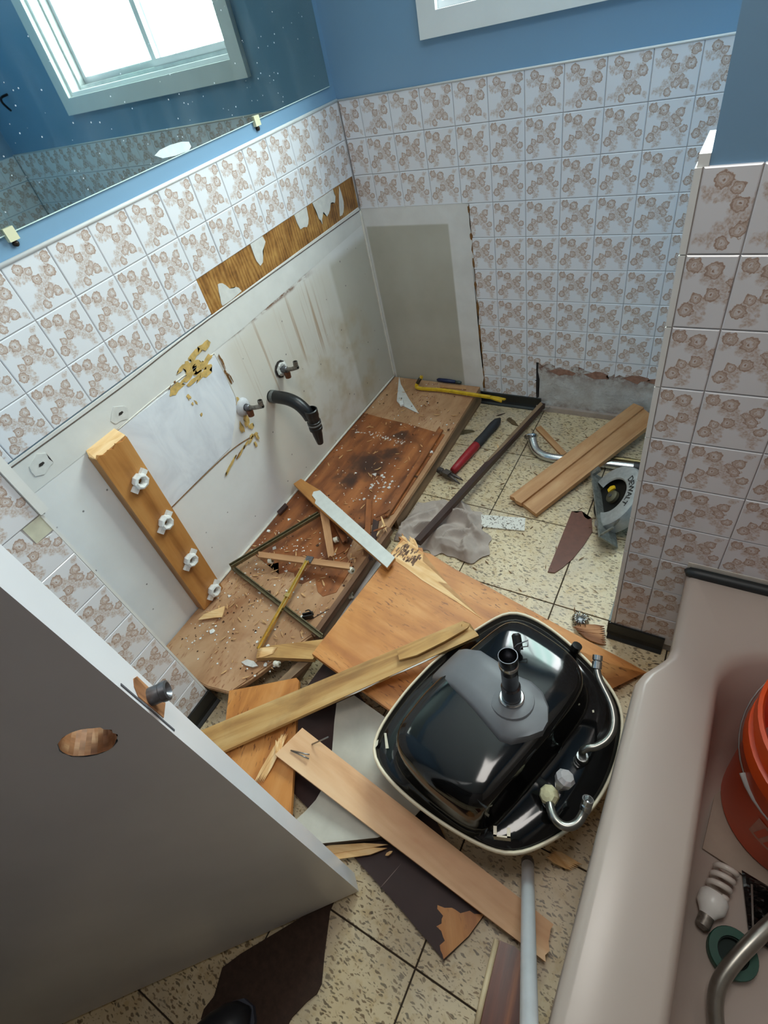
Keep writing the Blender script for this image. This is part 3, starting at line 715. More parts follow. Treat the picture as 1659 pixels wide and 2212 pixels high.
M_OLDW = wood('old_grey_brown_wood', srgb(96, 76, 56), srgb(132, 106, 80), srgb(158, 130, 100), 3, 40, .7)
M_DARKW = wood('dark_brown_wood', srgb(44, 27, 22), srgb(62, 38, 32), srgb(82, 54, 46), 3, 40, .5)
M_FRESH = wood('freshly_torn_wood', srgb(206, 150, 90), srgb(234, 190, 132), srgb(246, 214, 164), 5, 60, .65, bump=.5)
M_LAM_BR = plain('dark_brown_laminate', srgb(56, 32, 29), .6, var=.12, scale=20)
M_LAM_WH = plain('white_speckled_laminate', srgb(212, 214, 208), .45, var=.06, scale=45)
M_LAM_GR = plain('grey_white_laminate_back', srgb(186, 182, 170), .7, var=.14, scale=12, bump=.1)
M_BRASS = plain('brass_plated_steel', srgb(214, 188, 120), .25, 1.0, var=.1)
M_OLIVE = plain('tarnished_steel_track', srgb(120, 110, 84), .42, .7, var=.25, scale=60)
M_NYLON = plain('off_white_nylon', srgb(226, 222, 206), .4, var=.05)
M_NAIL = plain('bright_nail_steel', srgb(150, 148, 146), .3, .9)
M_BLACKP = plain('black_plastic', srgb(18, 18, 19), .35, var=.2)
M_VENEER = plain('red_brown_veneer', srgb(100, 56, 40), .55, var=.15, scale=60)

# ------------------------------------------------------------------ cabinet floor left along the wall
DK = .078
deck = thing('cabinet_base', 'low wooden cabinet floor left standing along the left wall under the pipes', 'cabinet', (.22, -.78, 0))
b = BM(); P = [(.002, -.006, DK), (.425, -.006, DK), (.437, -.5, DK), (.436, -1.0, DK), (.436, -1.30, DK)] + jag((.436, -1.30, DK), (.305, -1.56, DK), (1, 0, 0), 7, .006) + [(.300, -1.562, DK), (.225, -1.575, DK), (.002, -1.575, DK)]
prism(b, P, .014); part('bottom_panel', b, M_PLY_TAN, deck, axis=(0, 1, 0))
b = BM(); box(b, (.414, -.80, .0), (.428, -.008, DK - .0142)); box(b, (.414, -1.5, .0), (.428, -.86, DK - .0142)); part('toe_kick', b, M_OLDW, deck, axis=(0, 1, 0))
b = BM(); box(b, (.006, -1.5, .0), (.024, -.01, DK - .0145)); part('rear_rail', b, M_OLDW, deck, axis=(0, 1, 0))
b = BM(); P = [(.004, -.30, DK + .0045), (.10, -.312, DK + .0045), (.25, -.326, DK + .0045), (.415, -.352, DK + .0045), (.418, -.5, DK + .0045), (.422, -.80, DK + .0045)] + jag((.422, -.80, DK + .0045), (.33, -.93, DK + .0045), (.6, .8, 0), 8, .022) + [(.345, -.95, DK + .0045), (.36, -1.02, DK + .0045), (.405, -1.05, DK + .0045), (.41, -1.16, DK + .0045)] + jag((.41, -1.16, DK + .0045), (.10, -1.16, DK + .0045), (0, 1, 0), 12, .035) + [(.05, -1.13, DK + .0045), (.004, -1.10, DK + .0045)]
prism(b, P, .004); part('plywood_overlay', b, M_PLY_BR, deck, axis=(0, 1, 0), label='stained brown plywood sheet with dark mould marks')
b = BM(); P = [(.09, -1.075, DK + .003)] + jag((.09, -1.075, DK + .003), (.30, -1.14, DK + .003), (.3, 1, 0), 8, .012) + [(.30, -1.14, DK + .003), (.43, -1.12, DK + .003), (.432, -1.29, DK + .003), (.304, -1.558, DK + .003), (.226, -1.572, DK + .003), (.004, -1.572, DK + .003), (.01, -1.18, DK + .003)]
prism(b, P, .0025); part('torn_face', b, M_PLY_TAN, deck, axis=(0, 1, 0))

def spl(bm, a, c, w, t, rng=RNG):
    """a thin torn sliver from A to C, tapering to both ends"""
    a, c = Vector(a), Vector(c); d = (c - a).normalized(); s = d.cross(Vector((0, 0, 1))).normalized()
    L = [a, a.lerp(c, .3) + s * w * rng.uniform(.3, .6), a.lerp(c, .75) + s * w * rng.uniform(.2, .5), c, a.lerp(c, .7) - s * w * rng.uniform(.2, .5), a.lerp(c, .25) - s * w * rng.uniform(.3, .6)]
    prism(bm, L, t); return bm
# grey-blue pencil marks of wear: chips lying on the cabinet floor and the vinyl, past counting
def chips(name, mat, n, area_fn, lo, hi, label, rng, flat=.35):
    bm = BM()
    for _ in range(n):
        x, y, z = area_fn(rng); s = rng.uniform(lo, hi) * (2.2 if rng.random() < .06 else 1); a = rng.uniform(0, PI * 2); k = rng.choice((3, 4, 5))
        pts = [Vector((x + s * math.cos(a + 2 * PI * i / k) * rng.uniform(.5, 1.2), y + s * math.sin(a + 2 * PI * i / k) * rng.uniform(.5, 1.2), z + s * flat * rng.uniform(.4, 1))) for i in range(k)]
        try: prism(bm, pts, s * flat)
        except ValueError: pass
    return single(name, bm, mat, label, 'debris', kind='stuff')
def slivers(name, mat, n, area_fn, lo, hi, label, rng):
    bm = BM()
    for _ in range(n):
        x, y, z = area_fn(rng); L = rng.uniform(lo, hi); a = rng.uniform(0, PI * 2)
        spl(bm, (x, y, z + .002), (x + L * math.cos(a), y + L * math.sin(a), z + .002 + rng.uniform(0, .006)), L * rng.uniform(.1, .22), .0012, rng)
    return single(name, bm, mat, label, 'debris', kind='stuff')
def on_deck(rng):
    if rng.random() < .55: return rng.uniform(.02, .42), rng.uniform(-1.52, -1.0), DK + .0045
    return rng.uniform(.02, .42), rng.uniform(-1.2, -.03), DK + .0045
def on_floor(rng): return rng.uniform(.45, 1.12), rng.uniform(-.98, -.05), .0005
R1 = random.Random(5)
chips('plaster_crumbs', plain('white_plaster_crumb', srgb(232, 230, 224), .9, var=.05), 330, on_deck, .0015, .0042, 'white plaster crumbs scattered over the cabinet floor', R1)
slivers('wood_crumbs', plain('pale_wood_crumb', srgb(206, 162, 112), .8, var=.25, scale=80), 270, on_deck, .006, .028, 'small pale wood crumbs strewn over the cabinet floor', R1)
chips('dark_crumbs', plain('dark_wood_crumb', srgb(74, 46, 28), .8, var=.3, scale=80), 230, on_deck, .0012, .004, 'dark wood crumbs on the cabinet floor', R1)
slivers('floor_crumbs', plain('brown_wood_crumb', srgb(120, 86, 56), .8, var=.3, scale=80), 150, on_floor, .004, .022, 'brown wood crumbs on the vinyl floor beyond the sink', R1)
chips('plaster_dust_clumps', plain('white_plaster_clump', srgb(206, 200, 194), .95, var=.06), 40, lambda r: (r.gauss(.30, .035), r.gauss(-.70, .05), DK + .0045), .002, .008, 'white plaster clumps spilled on the stained plywood', R1, .3)
chips('plaster_dust_ridge', plain('white_plaster_ridge', srgb(214, 208, 200), .95, var=.06), 60, lambda r: ((lambda f: (.03 + .25 * f, -.42 - .02 * f + r.gauss(0, .008), DK + .0045))(r.random())), .0015, .005, 'white plaster line spilled on the plywood near the drain', R1, .3)

# ------------------------------------------------------------------ boards
def lumber(name, c, t, mat, label, cat='board', js=0, je=0, n=9, group=None, kids=None, bevel=.0012):
    bm, ax = board(c, t, js, je, n, bevel)
    if not kids: return single(name, bm, mat, label, cat, axis=ax, group=group)
    m = Vector((0, 0, 0))
    for p in c: m += Vector(p) / 4
    m.z = min(p[2] for p in c) - t
    o = thing(name, label, cat, m, group); part('plank_body', bm, mat, o, axis=ax); kids(o, ax); return o
# big orange plywood leaf
A_, B_, C_, D_ = [Vector(p) for p in [(0.5448, -0.9385, 0.1350), (1.2888, -1.0498, 0.0220), (1.2016, -1.4524, 0.0400), (0.4975, -1.3900, 0.1450)]]
C_ = D_ + (B_ - A_) * 1.0
up_n = newell([D_, C_, B_, A_])
if up_n.z < 0: up_n = -up_n
def ply_pt(u, v): return D_ + (C_ - D_) * u + (A_ - D_) * v
P = [ply_pt(0, 0), ply_pt(.62, 0.0), ply_pt(.67, .5), ply_pt(.73, .90), ply_pt(.895, .945), ply_pt(.985, .99), ply_pt(1.0, 1.002), ply_pt(.93, 1.004), ply_pt(.86, 1.003)] + [ply_pt(u, 1.0 + RNG.uniform(-.006, .004)) for u in (.7, .55, .45, .35, .25)] + [ply_pt(.13, 1.01)] + [ply_pt(.10, .995), ply_pt(.085, 1.02), ply_pt(.06, 1.0), ply_pt(.045, 1.015), ply_pt(.02, 1.01), ply_pt(-.03, 1.05), ply_pt(-.01, 1.02), ply_pt(-.03, 1.01), ply_pt(-.012, 1.0), ply_pt(-.01, .93)]
big = thing('plywood_leaf', 'large orange plywood sheet lying aslant under the upturned sink', 'plywood', (.9, -1.2, 0))
bm = BM(); prism(bm, P, .016); part('plywood_sheet', bm, M_PLY_OR, big, axis=(B_ - A_))
def on_ply(bm, uv, h=.0012, t=.001): prism(bm, [ply_pt(u, v) + up_n * h for u, v in uv], t)
bm = BM(); on_ply(bm, [(.0, .83), (.08, .82), (.17, .80), (.33, .79), (.44, .775), (.30, .82), (.22, .85), (.26, .87), (.12, .93), (.10, .99), (.0, 1.0), (-.01, .93)]); part('torn_ply', bm, M_FRESH, big, axis=(B_ - A_), label='pale torn layer at the splintered corner')
bm = BM()
for k in range(60):
    u = RNG.uniform(.0, .105); v = RNG.uniform(.85, .965); w = RNG.uniform(.002, .008); h_ = RNG.uniform(.01, .04); on_ply(bm, [(u, v), (u + w, v - .004), (u + w, v + h_), (u, v + h_ * .8)], .0022)
part('glue_blotches', bm, plain('dark_glue_blotch', srgb(128, 98, 78), .8, var=.3, scale=80), big, stuff=True)
for k in range(6):
    u = RNG.uniform(-.01, .08); a_ = ply_pt(u + .03, .985); bm = BM(); spl(bm, a_, ply_pt(u - RNG.uniform(.02, .07), 1.0 + RNG.uniform(.0, .06)), .012, .003); part('splinter', bm, M_FRESH, big, axis=(A_ - D_))
# long yellow board across the pile
def yb(o, ax):
    q = [Vector(p) for p in [(0.7262, -1.3082, 0.1800), (0.8509, -1.1835, 0.2010), (0.8720, -1.1918, 0.2020), (0.8321, -1.2458, 0.1970), (0.7804, -1.3026, 0.1870), (0.7425, -1.3286, 0.1810)]]
    bm = BM(); prism(bm, q[:1] + jag(q[0], q[1], (0, 0, 0), 3, 0) + [q[1]] + jag(q[1], q[2], ax, 6, .010) + q[2:], .005); part('split_layer', bm, M_PINE_Y, o, axis=ax, label='lifted splintered layer at the far end')
    bm = BM(); a, c = [Vector(p) for p in [(0.5245, -1.5785, 0.1195), (0.9021, -1.2012, 0.1915)]]
    spl(bm, a.lerp(c, .32), a.lerp(c, .50), .008, .002); spl(bm, a.lerp(c, .55), a.lerp(c, .8), .006, .002); part('paint_drip', bm, plain('white_paint_drip', srgb(228, 226, 220), .5), o)
lumber('long_yellow_board', [(0.2844, -1.7110, 0.0980), (0.8501, -1.1718, 0.1920), (0.9029, -1.1970, 0.1920), (0.3788, -1.7289, 0.0980)], .012, M_PINE_Y, 'long yellowish weathered board slanting across the pile to the sink', js=0, je=.014, n=8, kids=yb)
# orange ply piece under it by the door
lumber_d = BM(); prism(lumber_d, [(0.3092, -1.5599, 0.0950), (0.3809, -1.5114, 0.0950), (0.4673, -1.4510, 0.0950), (0.4795, -1.4546, 0.0950), (0.4923, -1.4774, 0.0940), (0.6480, -1.7351, 0.0740), (0.5578, -1.7422, 0.0760), (0.4677, -1.7408, 0.0800), (0.3964, -1.7273, 0.0830), (0.3565, -1.6323, 0.0900)], .014)
single('plywood_offcut', lumber_d, M_PLY_OR, 'orange plywood offcut under the long yellow board beside the door', 'plywood', axis=(.3, -1, 0))
# board with nails
def nails(o, ax):
    for a, c in (((674, 1608, .107), (710, 1592, .150)), ((632, 1625, .113), (668, 1630, .122)), ((630, 1622, .113), (669, 1639, .119))): pass
    for a, c in zip([(0.6167, -1.5834, 0.1060), (0.5779, -1.6191, 0.1110), (0.5807, -1.6190, 0.1110)], [(0.6664, -1.5610, 0.1520), (0.6301, -1.6086, 0.1180), (0.6322, -1.6162, 0.1130)]):
        bm = BM(); tube(bm, [a, c], .0018, 6); part('nail', bm, M_NAIL, o, smooth=True)
    for k in range(9):
        a = Vector((0.5487, -1.6414, 0.1000)); bm = BM(); 
        f = k / 9
        spl(bm, a + Vector((.002, .004 - .01 * f, -.004 + .001 * k)), a + Vector((-.03 + .02 * RNG.random(), .035 + .02 * RNG.random() - .02 * f, .0)), .006, .002); part('splinter', bm, M_FRESH, o)
lumber('nailed_pine_board', [(0.5718, -1.5606, 0.1100), (1.2266, -1.6509, 0.0340), (1.2300, -1.7121, 0.0340), (0.5463, -1.6440, 0.1100)], .019, M_PINE, 'pale pine board with nails sticking up, running below the sink', je=.004, n=6, kids=nails)
bm = BM()
for k in range(6):
    f = k / 5
    a = Vector((0.5282, -1.5915, 0.0980)) + Vector((.012 * f, .006 * f, 0)); c = Vector((0.5246, -1.7180, 0.0850)) + Vector((.02 * f, .012 * f, .0))
    spl(bm, a + Vector((0, 0, .004 * RNG.random())), c, .010, .003)
single('splintered_strip', bm, M_FRESH, 'pale splintered strip wedged between the door and the nailed board', 'splinter', axis=(.3, -1, 0))
# counter top with sink cut-out, face down
P = [(0.5919, -1.4550, 0.0550), (0.6251, -1.4166, 0.0550), (0.7287, -1.4340, 0.0550), (0.8825, -1.4789, 0.0550), (0.9221, -1.5501, 0.0550), (0.8940, -1.6257, 0.0520), (0.8453, -1.6790, 0.0520), (0.7867, -1.7149, 0.0520), (0.7317, -1.7482, 0.0520), (0.6829, -1.7446, 0.0520), (0.6537, -1.7324, 0.0520), (0.6639, -1.7080, 0.0520), (0.6728, -1.6772, 0.0520), (0.6738, -1.6455, 0.0530), (0.6678, -1.6111, 0.0530), (0.6548, -1.5778, 0.0540), (0.6363, -1.5427, 0.0540), (0.6141, -1.5010, 0.0550)]
o = thing('counter_offcut', 'grey-white piece of counter with a curved sink cut-out, under the nailed board', 'counter', (.72, -1.6, .02))
bm = BM(); prism(bm, P, .003); part('laminate_face', bm, M_LAM_GR, o)
bm = BM(); prism(bm, [(x, y, z - .0032) for x, y, z in P], .024); part('core', bm, plain('dark_board_core', srgb(44, 34, 28), .8, var=.2), o)
# dark laminate panel on the floor
P = [(0.4855, -1.6595, 0.0140), (0.4651, -1.4695, 0.0140), (0.6034, -1.3872, 0.0140), (0.8637, -1.5307, 0.0140), (1.1002, -1.6956, 0.0140), (1.0854, -1.7425, 0.0140), (1.0564, -1.7996, 0.0140), (0.9388, -1.7661, 0.0140), (0.8185, -1.7359, 0.0140)]
o = thing('dark_laminate_panel', 'dark brown laminate panel on the floor with a torn tan end', 'panel', (.8, -1.7, 0))
bm = BM(); prism(bm, P, .013); part('laminate_panel', bm, M_LAM_BR, o)
q = [Vector(p) for p in [(1.0093, -1.7255, 0.0152), (1.1004, -1.6957, 0.0152), (1.0855, -1.7426, 0.0152), (1.0560, -1.7983, 0.0152)]]
bm = BM(); prism(bm, [q[0]] + jag(q[0], q[1], (q[1] - q[2]).normalized(), 7, .008) + [q[1], q[2], q[3]] + jag(q[3], q[0], (q[0] - q[1]).normalized(), 12, .010), .001); part('torn_face', bm, M_PLY_OR, o, axis=(q[3] - q[0]), label='bare tan wood where the laminate tore off')
bm = BM(); a, c = [(0.8851, -1.7594, 0.0146), (0.9066, -1.6957, 0.0146)]; spl(bm, a, c, .0012, .0004); part('scratch', bm, plain('pale_scratch', srgb(150, 128, 120), .6), o)
bm = BM()
for a, c, w in zip([(0.7097, -1.7699, 0.0300), (0.7347, -1.7651, 0.0280), (0.7467, -1.7646, 0.0260)], [(0.8671, -1.6776, 0.0300), (0.8681, -1.6846, 0.0280), (0.8370, -1.7076, 0.0260)], (.016, .02, .014)): spl(bm, a, c, w, .005)
single('torn_wood_strip', bm, M_FRESH, 'torn pale wood strip sticking out under the bottom corner of the door', 'splinter')
bm = BM(); spl(bm, *[(0.8722, -1.6993, 0.0320), (0.8835, -1.6844, 0.0340)], .008, .004); single('small_wood_chip', bm, M_FRESH, 'small pale chip on the dark panel under the nailed board', 'splinter')
# cream-edged red brown panel at the bottom
P = [(1.1403, -1.7221, 0.0300), (1.1717, -1.7165, 0.0300), (1.1935, -1.7220, 0.0300), (1.2388, -1.8179, 0.0300), (1.1535, -1.8649, 0.0300), (1.1475, -1.8091, 0.0300)]
o = thing('cream_edged_panel', 'red-brown cabinet panel with a cream edge at the bottom of the photo', 'panel', (1.1, -1.75, 0))
bm = BM(); prism(bm, P, .022); part('veneer_panel', bm, wood('red_brown_veneered_panel', srgb(66, 26, 12), srgb(104, 44, 18), srgb(168, 96, 44), 3, 50, .35), o, axis=Vector(P[4]) - Vector(P[0]))
e0, e1, e2 = [Vector(p) for p in [(1.1381, -1.7234, 0.0320), (1.1446, -1.8107, 0.0320), (1.1507, -1.8664, 0.0320)]]
bm = BM(); tube(bm, [e0, e1, e2], .0055, 8); part('cream_edge', bm, plain('cream_edging', srgb(226, 206, 168), .5), o, smooth=True)
# brown mat under the door, and the toe of a shoe on it
P = [Vector(p) for p in [(0.8037, -1.8116, 0.0060), (0.8054, -1.8409, 0.0060), (0.8337, -1.9057, 0.0060), (0.8544, -1.9471, 0.0060), (0.8541, -1.9636, 0.0060), (0.8417, -1.9855, 0.0060), (0.8284, -2.0183, 0.0060), (0.8285, -2.0617, 0.0060), (0.7094, -2.1276, 0.0060), (0.6778, -2.1172, 0.0060), (0.6640, -2.1082, 0.0060), (0.6597, -2.0953, 0.0060), (0.6655, -2.0702, 0.0060), (0.6595, -2.0519, 0.0060), (0.6511, -2.0277, 0.0060), (0.6726, -1.9910, 0.0060), (0.7355, -1.9059, 0.0060)]]
bm = BM(); prism(bm, P, .005); single('brown_mat', bm, plain('dark_brown_mat', srgb(58, 40, 30), .9, var=.25, scale=90, bump=.3), 'dark brown mat lying on the tiles under the open door', 'mat')
def shoe():
    c = Vector((0.7521, -2.0433, 0.0450)); d = Vector((-.35, -.9, 0)).normalized(); s = d.cross(Vector((0, 0, 1)))
    o = thing('shoe', 'toe of a dark blue-black shoe on the brown mat', 'shoe', (c.x, c.y, .006))
    L = []
    for f, w, h in ((0, .004, .012), (.012, .024, .032), (.03, .034, .044), (.06, .042, .052), (.10, .045, .060), (.16, .040, .075), (.22, .036, .085), (.27, .033, .085), (.285, .018, .06)):
        L.append([c + d * f + s * w * math.cos(2 * PI * k / 16) + Vector((0, 0, -c.z + .018 + h * .5 + h * .5 * math.sin(2 * PI * k / 16))) for k in range(16)])
    bm = BM(); loft(bm, L, True, True); part('upper', bm, plain('dark_shoe_leather', srgb(26, 28, 34), .4, var=.2), o, smooth=True)
    L2 = [[Vector((p.x, p.y, z)) for p in resample([c + d * f + s * w for f, w in ((-.004, 0), (.004, .022), (.03, .037), (.09, .048), (.16, .042), (.24, .037), (.29, .02), (.295, 0), (.29, -.02), (.24, -.037), (.16, -.042), (.09, -.048), (.03, -.037), (.004, -.022))], 28)] for z in (.0068, .02)]
    bm = BM(); loft(bm, L2, True, True); part('sole', bm, plain('grey_blue_rubber', srgb(58, 62, 74), .6), o, smooth=True, angle=40)
shoe()

# ------------------------------------------------------------------ stuff on the cabinet floor
o = thing('laminate_faced_strip', 'narrow wooden strip with white laminate face leaning over the cabinet floor', 'strip', (.42, -.95, DK))
P = [Vector(p) for p in [(0.0065, -0.8158, 0.1250), (0.0185, -0.7829, 0.1250), (0.1385, -0.8231, 0.1350), (0.5669, -1.0279, 0.1650), (0.5627, -1.0703, 0.1650), (0.1548, -0.8897, 0.1350)]]
bm = BM(); prism(bm, P, .012); part('wood_core', bm, M_STUD, o, axis=P[3] - P[2])
P = [Vector(p) for p in [(0.1212, -0.8392, 0.1380), (0.1412, -0.8256, 0.1380), (0.5686, -1.0299, 0.1680), (0.5644, -1.0722, 0.1680), (0.1611, -0.8884, 0.1380), (0.1550, -0.8733, 0.1380), (0.1274, -0.8573, 0.1380)]]
bm = BM(); prism(bm, P, .0025); part('laminate_face', bm, M_LAM_WH, o)
def rail(name, a, c, w, h, mat, label, kids=True):
    a, c = Vector(a), Vector(c); d = (c - a).normalized(); s = d.cross(Vector((0, 0, 1))).normalized(); u = s.cross(d)
    o = thing(name, label, 'drawer rail', (a + c) / 2, 'drawer rails'); L = (c - a).length
    M = axis_matrix(a, d, s)
    bm = BM(); prof = [(-w, 0), (w, 0), (w, h), (w * .55, h), (w * .55, h * .3), (-w * .55, h * .3), (-w * .55, h), (-w, h)]
    # open channel
    A = [bm.verts.new(a + s * x + u * z) for x, z in prof]; B = [bm.verts.new(c + s * x + u * z) for x, z in prof]; n = len(prof)
    for k in range(n): bm.faces.new((A[k], A[(k + 1) % n], B[(k + 1) % n], B[k]))
    bm.faces.new(A); bm.faces.new(B[::-1]); bmesh.ops.recalc_face_normals(bm, faces=bm.faces); bmesh.ops.triangulate(bm, faces=[f for f in bm.faces if len(f.verts) > 4])
    part('channel', bm, mat, o); return o, a, c, s, u
rail('drawer_rail', (0.0313, -1.2213, 0.1150), (0.1913, -0.9148, 0.1150), .008, .012, M_OLIVE, 'dark tarnished drawer rail leaning from the wall toward the white strip')
rail('drawer_rail', (0.0192, -1.2095, 0.0880), (0.4636, -1.3150, 0.0880), .007, .012, M_OLIVE, 'tarnished drawer rail lying flat across the tan cabinet floor')
r_, a_, c_, s_, u_ = rail('drawer_rail', (0.2899, -1.1185, 0.1350), (0.3127, -1.4250, 0.0980), .006, .010, M_BRASS, 'bright brass drawer rail lying from the slat to the yellow broken wood')
bm = BM(); m = a_.lerp(c_, .42); box(bm, (-.008, -.006, -.002), (.008, .006, .012), axis_matrix(m, u_, s_)); part('stop_tab', bm, M_BRASS, r_)
def roller(at, d, r, L, label):
    o = thing('drawer_roller', label, 'roller', at, 'drawer rollers'); M = axis_matrix(at, d)
    bm = BM(); lathe(bm, [(r * .35, -L / 2), (r, -L / 2), (r, -L * .15), (r * .82, -L * .1), (r * .82, L * .1), (r, L * .15), (r, L / 2), (r * .35, L / 2)], M, 16, closed=False); part('wheel', bm, M_NYLON, o, smooth=True, angle=35)
    bm = BM(); lathe(bm, [(0, -L * .7), (r * .36, -L * .7), (r * .36, L * .75), (0, L * .75)], M, 10); part('axle', bm, M_OLIVE, o, smooth=True, angle=35)
slat = lumber('cross_slat', [(0.0913, -1.1376, 0.1280), (0.4221, -1.0711, 0.1280), (0.4320, -1.0927, 0.1280), (0.1072, -1.1572, 0.1280)], .009, M_OLDW if False else wood('dusty_slat_wood', srgb(150, 104, 66), srgb(182, 134, 92), srgb(206, 162, 118), 3, 30, .6), 'thin wooden slat lying level over the cabinet floor, joined to the brass rail', 'slat', js=.003, je=.003, n=5)
o = thing('slat_bracket', 'small dark metal bracket at the middle of the level slat', 'bracket', (0.2856, -1.1066, 0.1310))
bm = BM(); M = Matrix.Translation(Vector((0.2856, -1.1066, 0.1310))) @ Matrix.Rotation(.15, 4, 'Z'); box(bm, (-.012, -.010, -.002), (.012, .010, .003), M); box(bm, (-.012, -.013, -.014), (.012, -.0105, .003), M); part('bracket_plate', bm, M_STEEL, o)
M_SLAT = bpy.data.materials['dusty_slat_wood']
lumber('upright_slat', [(0.1840, -0.8989, 0.1250), (0.3338, -1.0722, 0.1180), (0.3478, -1.0571, 0.1180), (0.2139, -0.8893, 0.1250)], .009, M_SLAT, 'short wooden slat pointing toward the viewer below the white strip', 'slat', js=.004, je=.005, n=5)
lumber('broken_slat', [(0.1040, -0.8061, 0.1120), (0.3317, -0.9883, 0.1000), (0.3413, -0.9678, 0.1000), (0.1259, -0.7943, 0.1120)], .009, M_PLY_BR, 'reddish broken slat half hidden behind the white strip', 'slat', js=.004, je=.004, n=5)
roller((0.1486, -1.1480, 0.1150), (1, .1, .15), .010, .012, 'white nylon roller at the left end of the level slat')
roller((0.4321, -1.0877, 0.1150), (1, -.2, .1), .010, .011, 'white nylon roller at the right end of the level slat')
roller((0.3032, -0.9852, 0.1000), (.8, .6, .2), .010, .014, 'white nylon roller under the white strip by the reddish slat')
roller((0.3920, -1.4405, 0.1000), (1, .2, .1), .008, .016, 'white nylon roller near the yellow broken wood')
roller((0.4275, -1.1261, 0.0300), (1, .6, .1), .011, .016, 'white nylon roller in the gap beside the big plywood sheet')
bm = BM(); prism(bm, [(0.0040, -0.9373, 0.0940), (0.0092, -0.8901, 0.0960), (0.0273, -0.8995, 0.0960), (0.0222, -0.9438, 0.0940)], .009); single('dark_block', bm, M_DARKW, 'little dark wooden block on the cabinet floor by the wall', 'block')
P = [(0.0472, -1.4169, 0.0920), (0.0549, -1.3954, 0.0970), (0.0722, -1.3772, 0.0990), (0.0989, -1.3435, 0.0950), (0.1084, -1.3565, 0.0950), (0.1173, -1.3791, 0.0930), (0.0922, -1.3900, 0.0920)]
bm = BM(); prism(bm, P, .004); single('wood_chip', bm, M_FRESH, 'curled pale wood chip near the foot of the upright board', 'splinter')
bm = BM(); P = [(0.3259, -1.4524, 0.1050), (0.3113, -1.4235, 0.1050), (0.3482, -1.3987, 0.1050), (0.4888, -1.3234, 0.1120), (0.4869, -1.3495, 0.1120), (0.4897, -1.3915, 0.1120), (0.3724, -1.4300, 0.1050)]
prism(bm, P, .016); single('yellow_broken_piece', bm, M_PINE_Y, 'yellow broken wood piece between the brass rail and big plywood sheet', 'splinter', axis=(1, .2, 0))
bm = BM()
for k in range(7): spl(bm, Vector((0.3121, -1.4277, 0.1070)) + Vector((.0, .0, 0)) + (Vector((0.3294, -1.4490, 0.1070)) - Vector((0.3121, -1.4277, 0.1070))) * (k / 6), Vector((0.3673, -1.3992, 0.1080)) + Vector((.0, -.02 * k / 6, .0)), .006, .002)
single('splinter_tuft', bm, M_FRESH, 'pale frayed tuft at the tip of the yellow broken piece', 'splinter')
bm = BM(); P = [(0.2755, -1.4736, 0.0840), (0.2915, -1.4610, 0.0900), (0.3156, -1.4585, 0.0920), (0.3341, -1.4640, 0.0880), (0.3226, -1.4747, 0.0900), (0.2960, -1.4773, 0.0860)]; prism(bm, P, .006); single('plastic_scrap', bm, plain('clear_plastic_scrap', srgb(216, 212, 206), .2), 'small crumpled translucent plastic scrap on the tan cabinet floor', 'scrap')
o = thing('plastic_clip', 'small black plastic clip lying on the tan cabinet floor', 'clip', (0.3715, -1.2634, 0.0780))
bm = BM(); M = Matrix.Translation(Vector((0.3799, -1.2695, 0.0890))) @ Matrix.Rotation(.6, 4, 'Z'); box(bm, (-.016, -.008, -.005), (.016, -.004, .012), M); box(bm, (-.016, .004, -.005), (.016, .008, .010), M); box(bm, (-.016, -.008, -.005), (-.012, .008, .004), M); part('clip_body', bm, M_BLACKP, o)
bm = BM(); tube(bm, smooth_path([Vector((0.3644, -1.2598, 0.0940)), Vector((0.3845, -1.2598, 0.1100)), Vector((0.3982, -1.2648, 0.1000))], 5), .002, 6); part('clip_spring', bm, M_BLACKP, o, smooth=True)
bm = BM(); spl(bm, *[(0.3836, -1.2831, 0.0830), (0.4307, -1.2083, 0.0830)], .002, .001); single('bent_wire', bm, M_DARKW, 'thin dark wire beside the black clip', 'wire')
# loose lengths in the gap in front of the cabinet floor
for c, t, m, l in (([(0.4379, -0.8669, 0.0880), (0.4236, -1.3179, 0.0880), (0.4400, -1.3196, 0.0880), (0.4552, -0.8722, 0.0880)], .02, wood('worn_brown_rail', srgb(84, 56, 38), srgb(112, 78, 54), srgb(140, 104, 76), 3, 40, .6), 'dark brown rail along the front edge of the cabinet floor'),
                   ([(0.4951, -1.0031, 0.0880), (0.4781, -1.3232, 0.1000), (0.4956, -1.3226, 0.1000), (0.5130, -1.0046, 0.0880)], .012, M_OLDW, 'thin grey-brown lath against the left edge of the big plywood sheet'),
                   ([(0.4422, -1.3970, 0.0880), (0.4140, -1.4935, 0.0880), (0.4389, -1.4915, 0.0880), (0.4701, -1.3946, 0.0880)], .02, M_OLDW, 'short old wooden stub under the corner of the big plywood sheet'),
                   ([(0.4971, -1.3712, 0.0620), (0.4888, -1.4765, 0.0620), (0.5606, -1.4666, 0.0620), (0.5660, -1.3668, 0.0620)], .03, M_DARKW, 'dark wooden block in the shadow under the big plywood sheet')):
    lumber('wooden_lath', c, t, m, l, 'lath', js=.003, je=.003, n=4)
bm = BM(); prism(bm, [(0.4028, -1.3283, 0.0120), (0.4059, -0.9272, 0.0120), (0.4868, -0.9074, 0.0120), (0.5610, -1.2633, 0.0120)], .006); single('tile_offcut', bm, plain('dusty_white_board', srgb(206, 200, 196), .8, var=.1, scale=50), 'white dusty board strip on the floor in the gap beside the cabinet floor', 'offcut')
P = [(0.0241, -0.0005, 0.0820), (0.0661, -0.0621, 0.0820), (0.1591, -0.1604, 0.0820), (0.2493, -0.2467, 0.0820), (0.2147, -0.2345, 0.0820), (0.1300, -0.2019, 0.0820), (0.1096, -0.1853, 0.0820)]
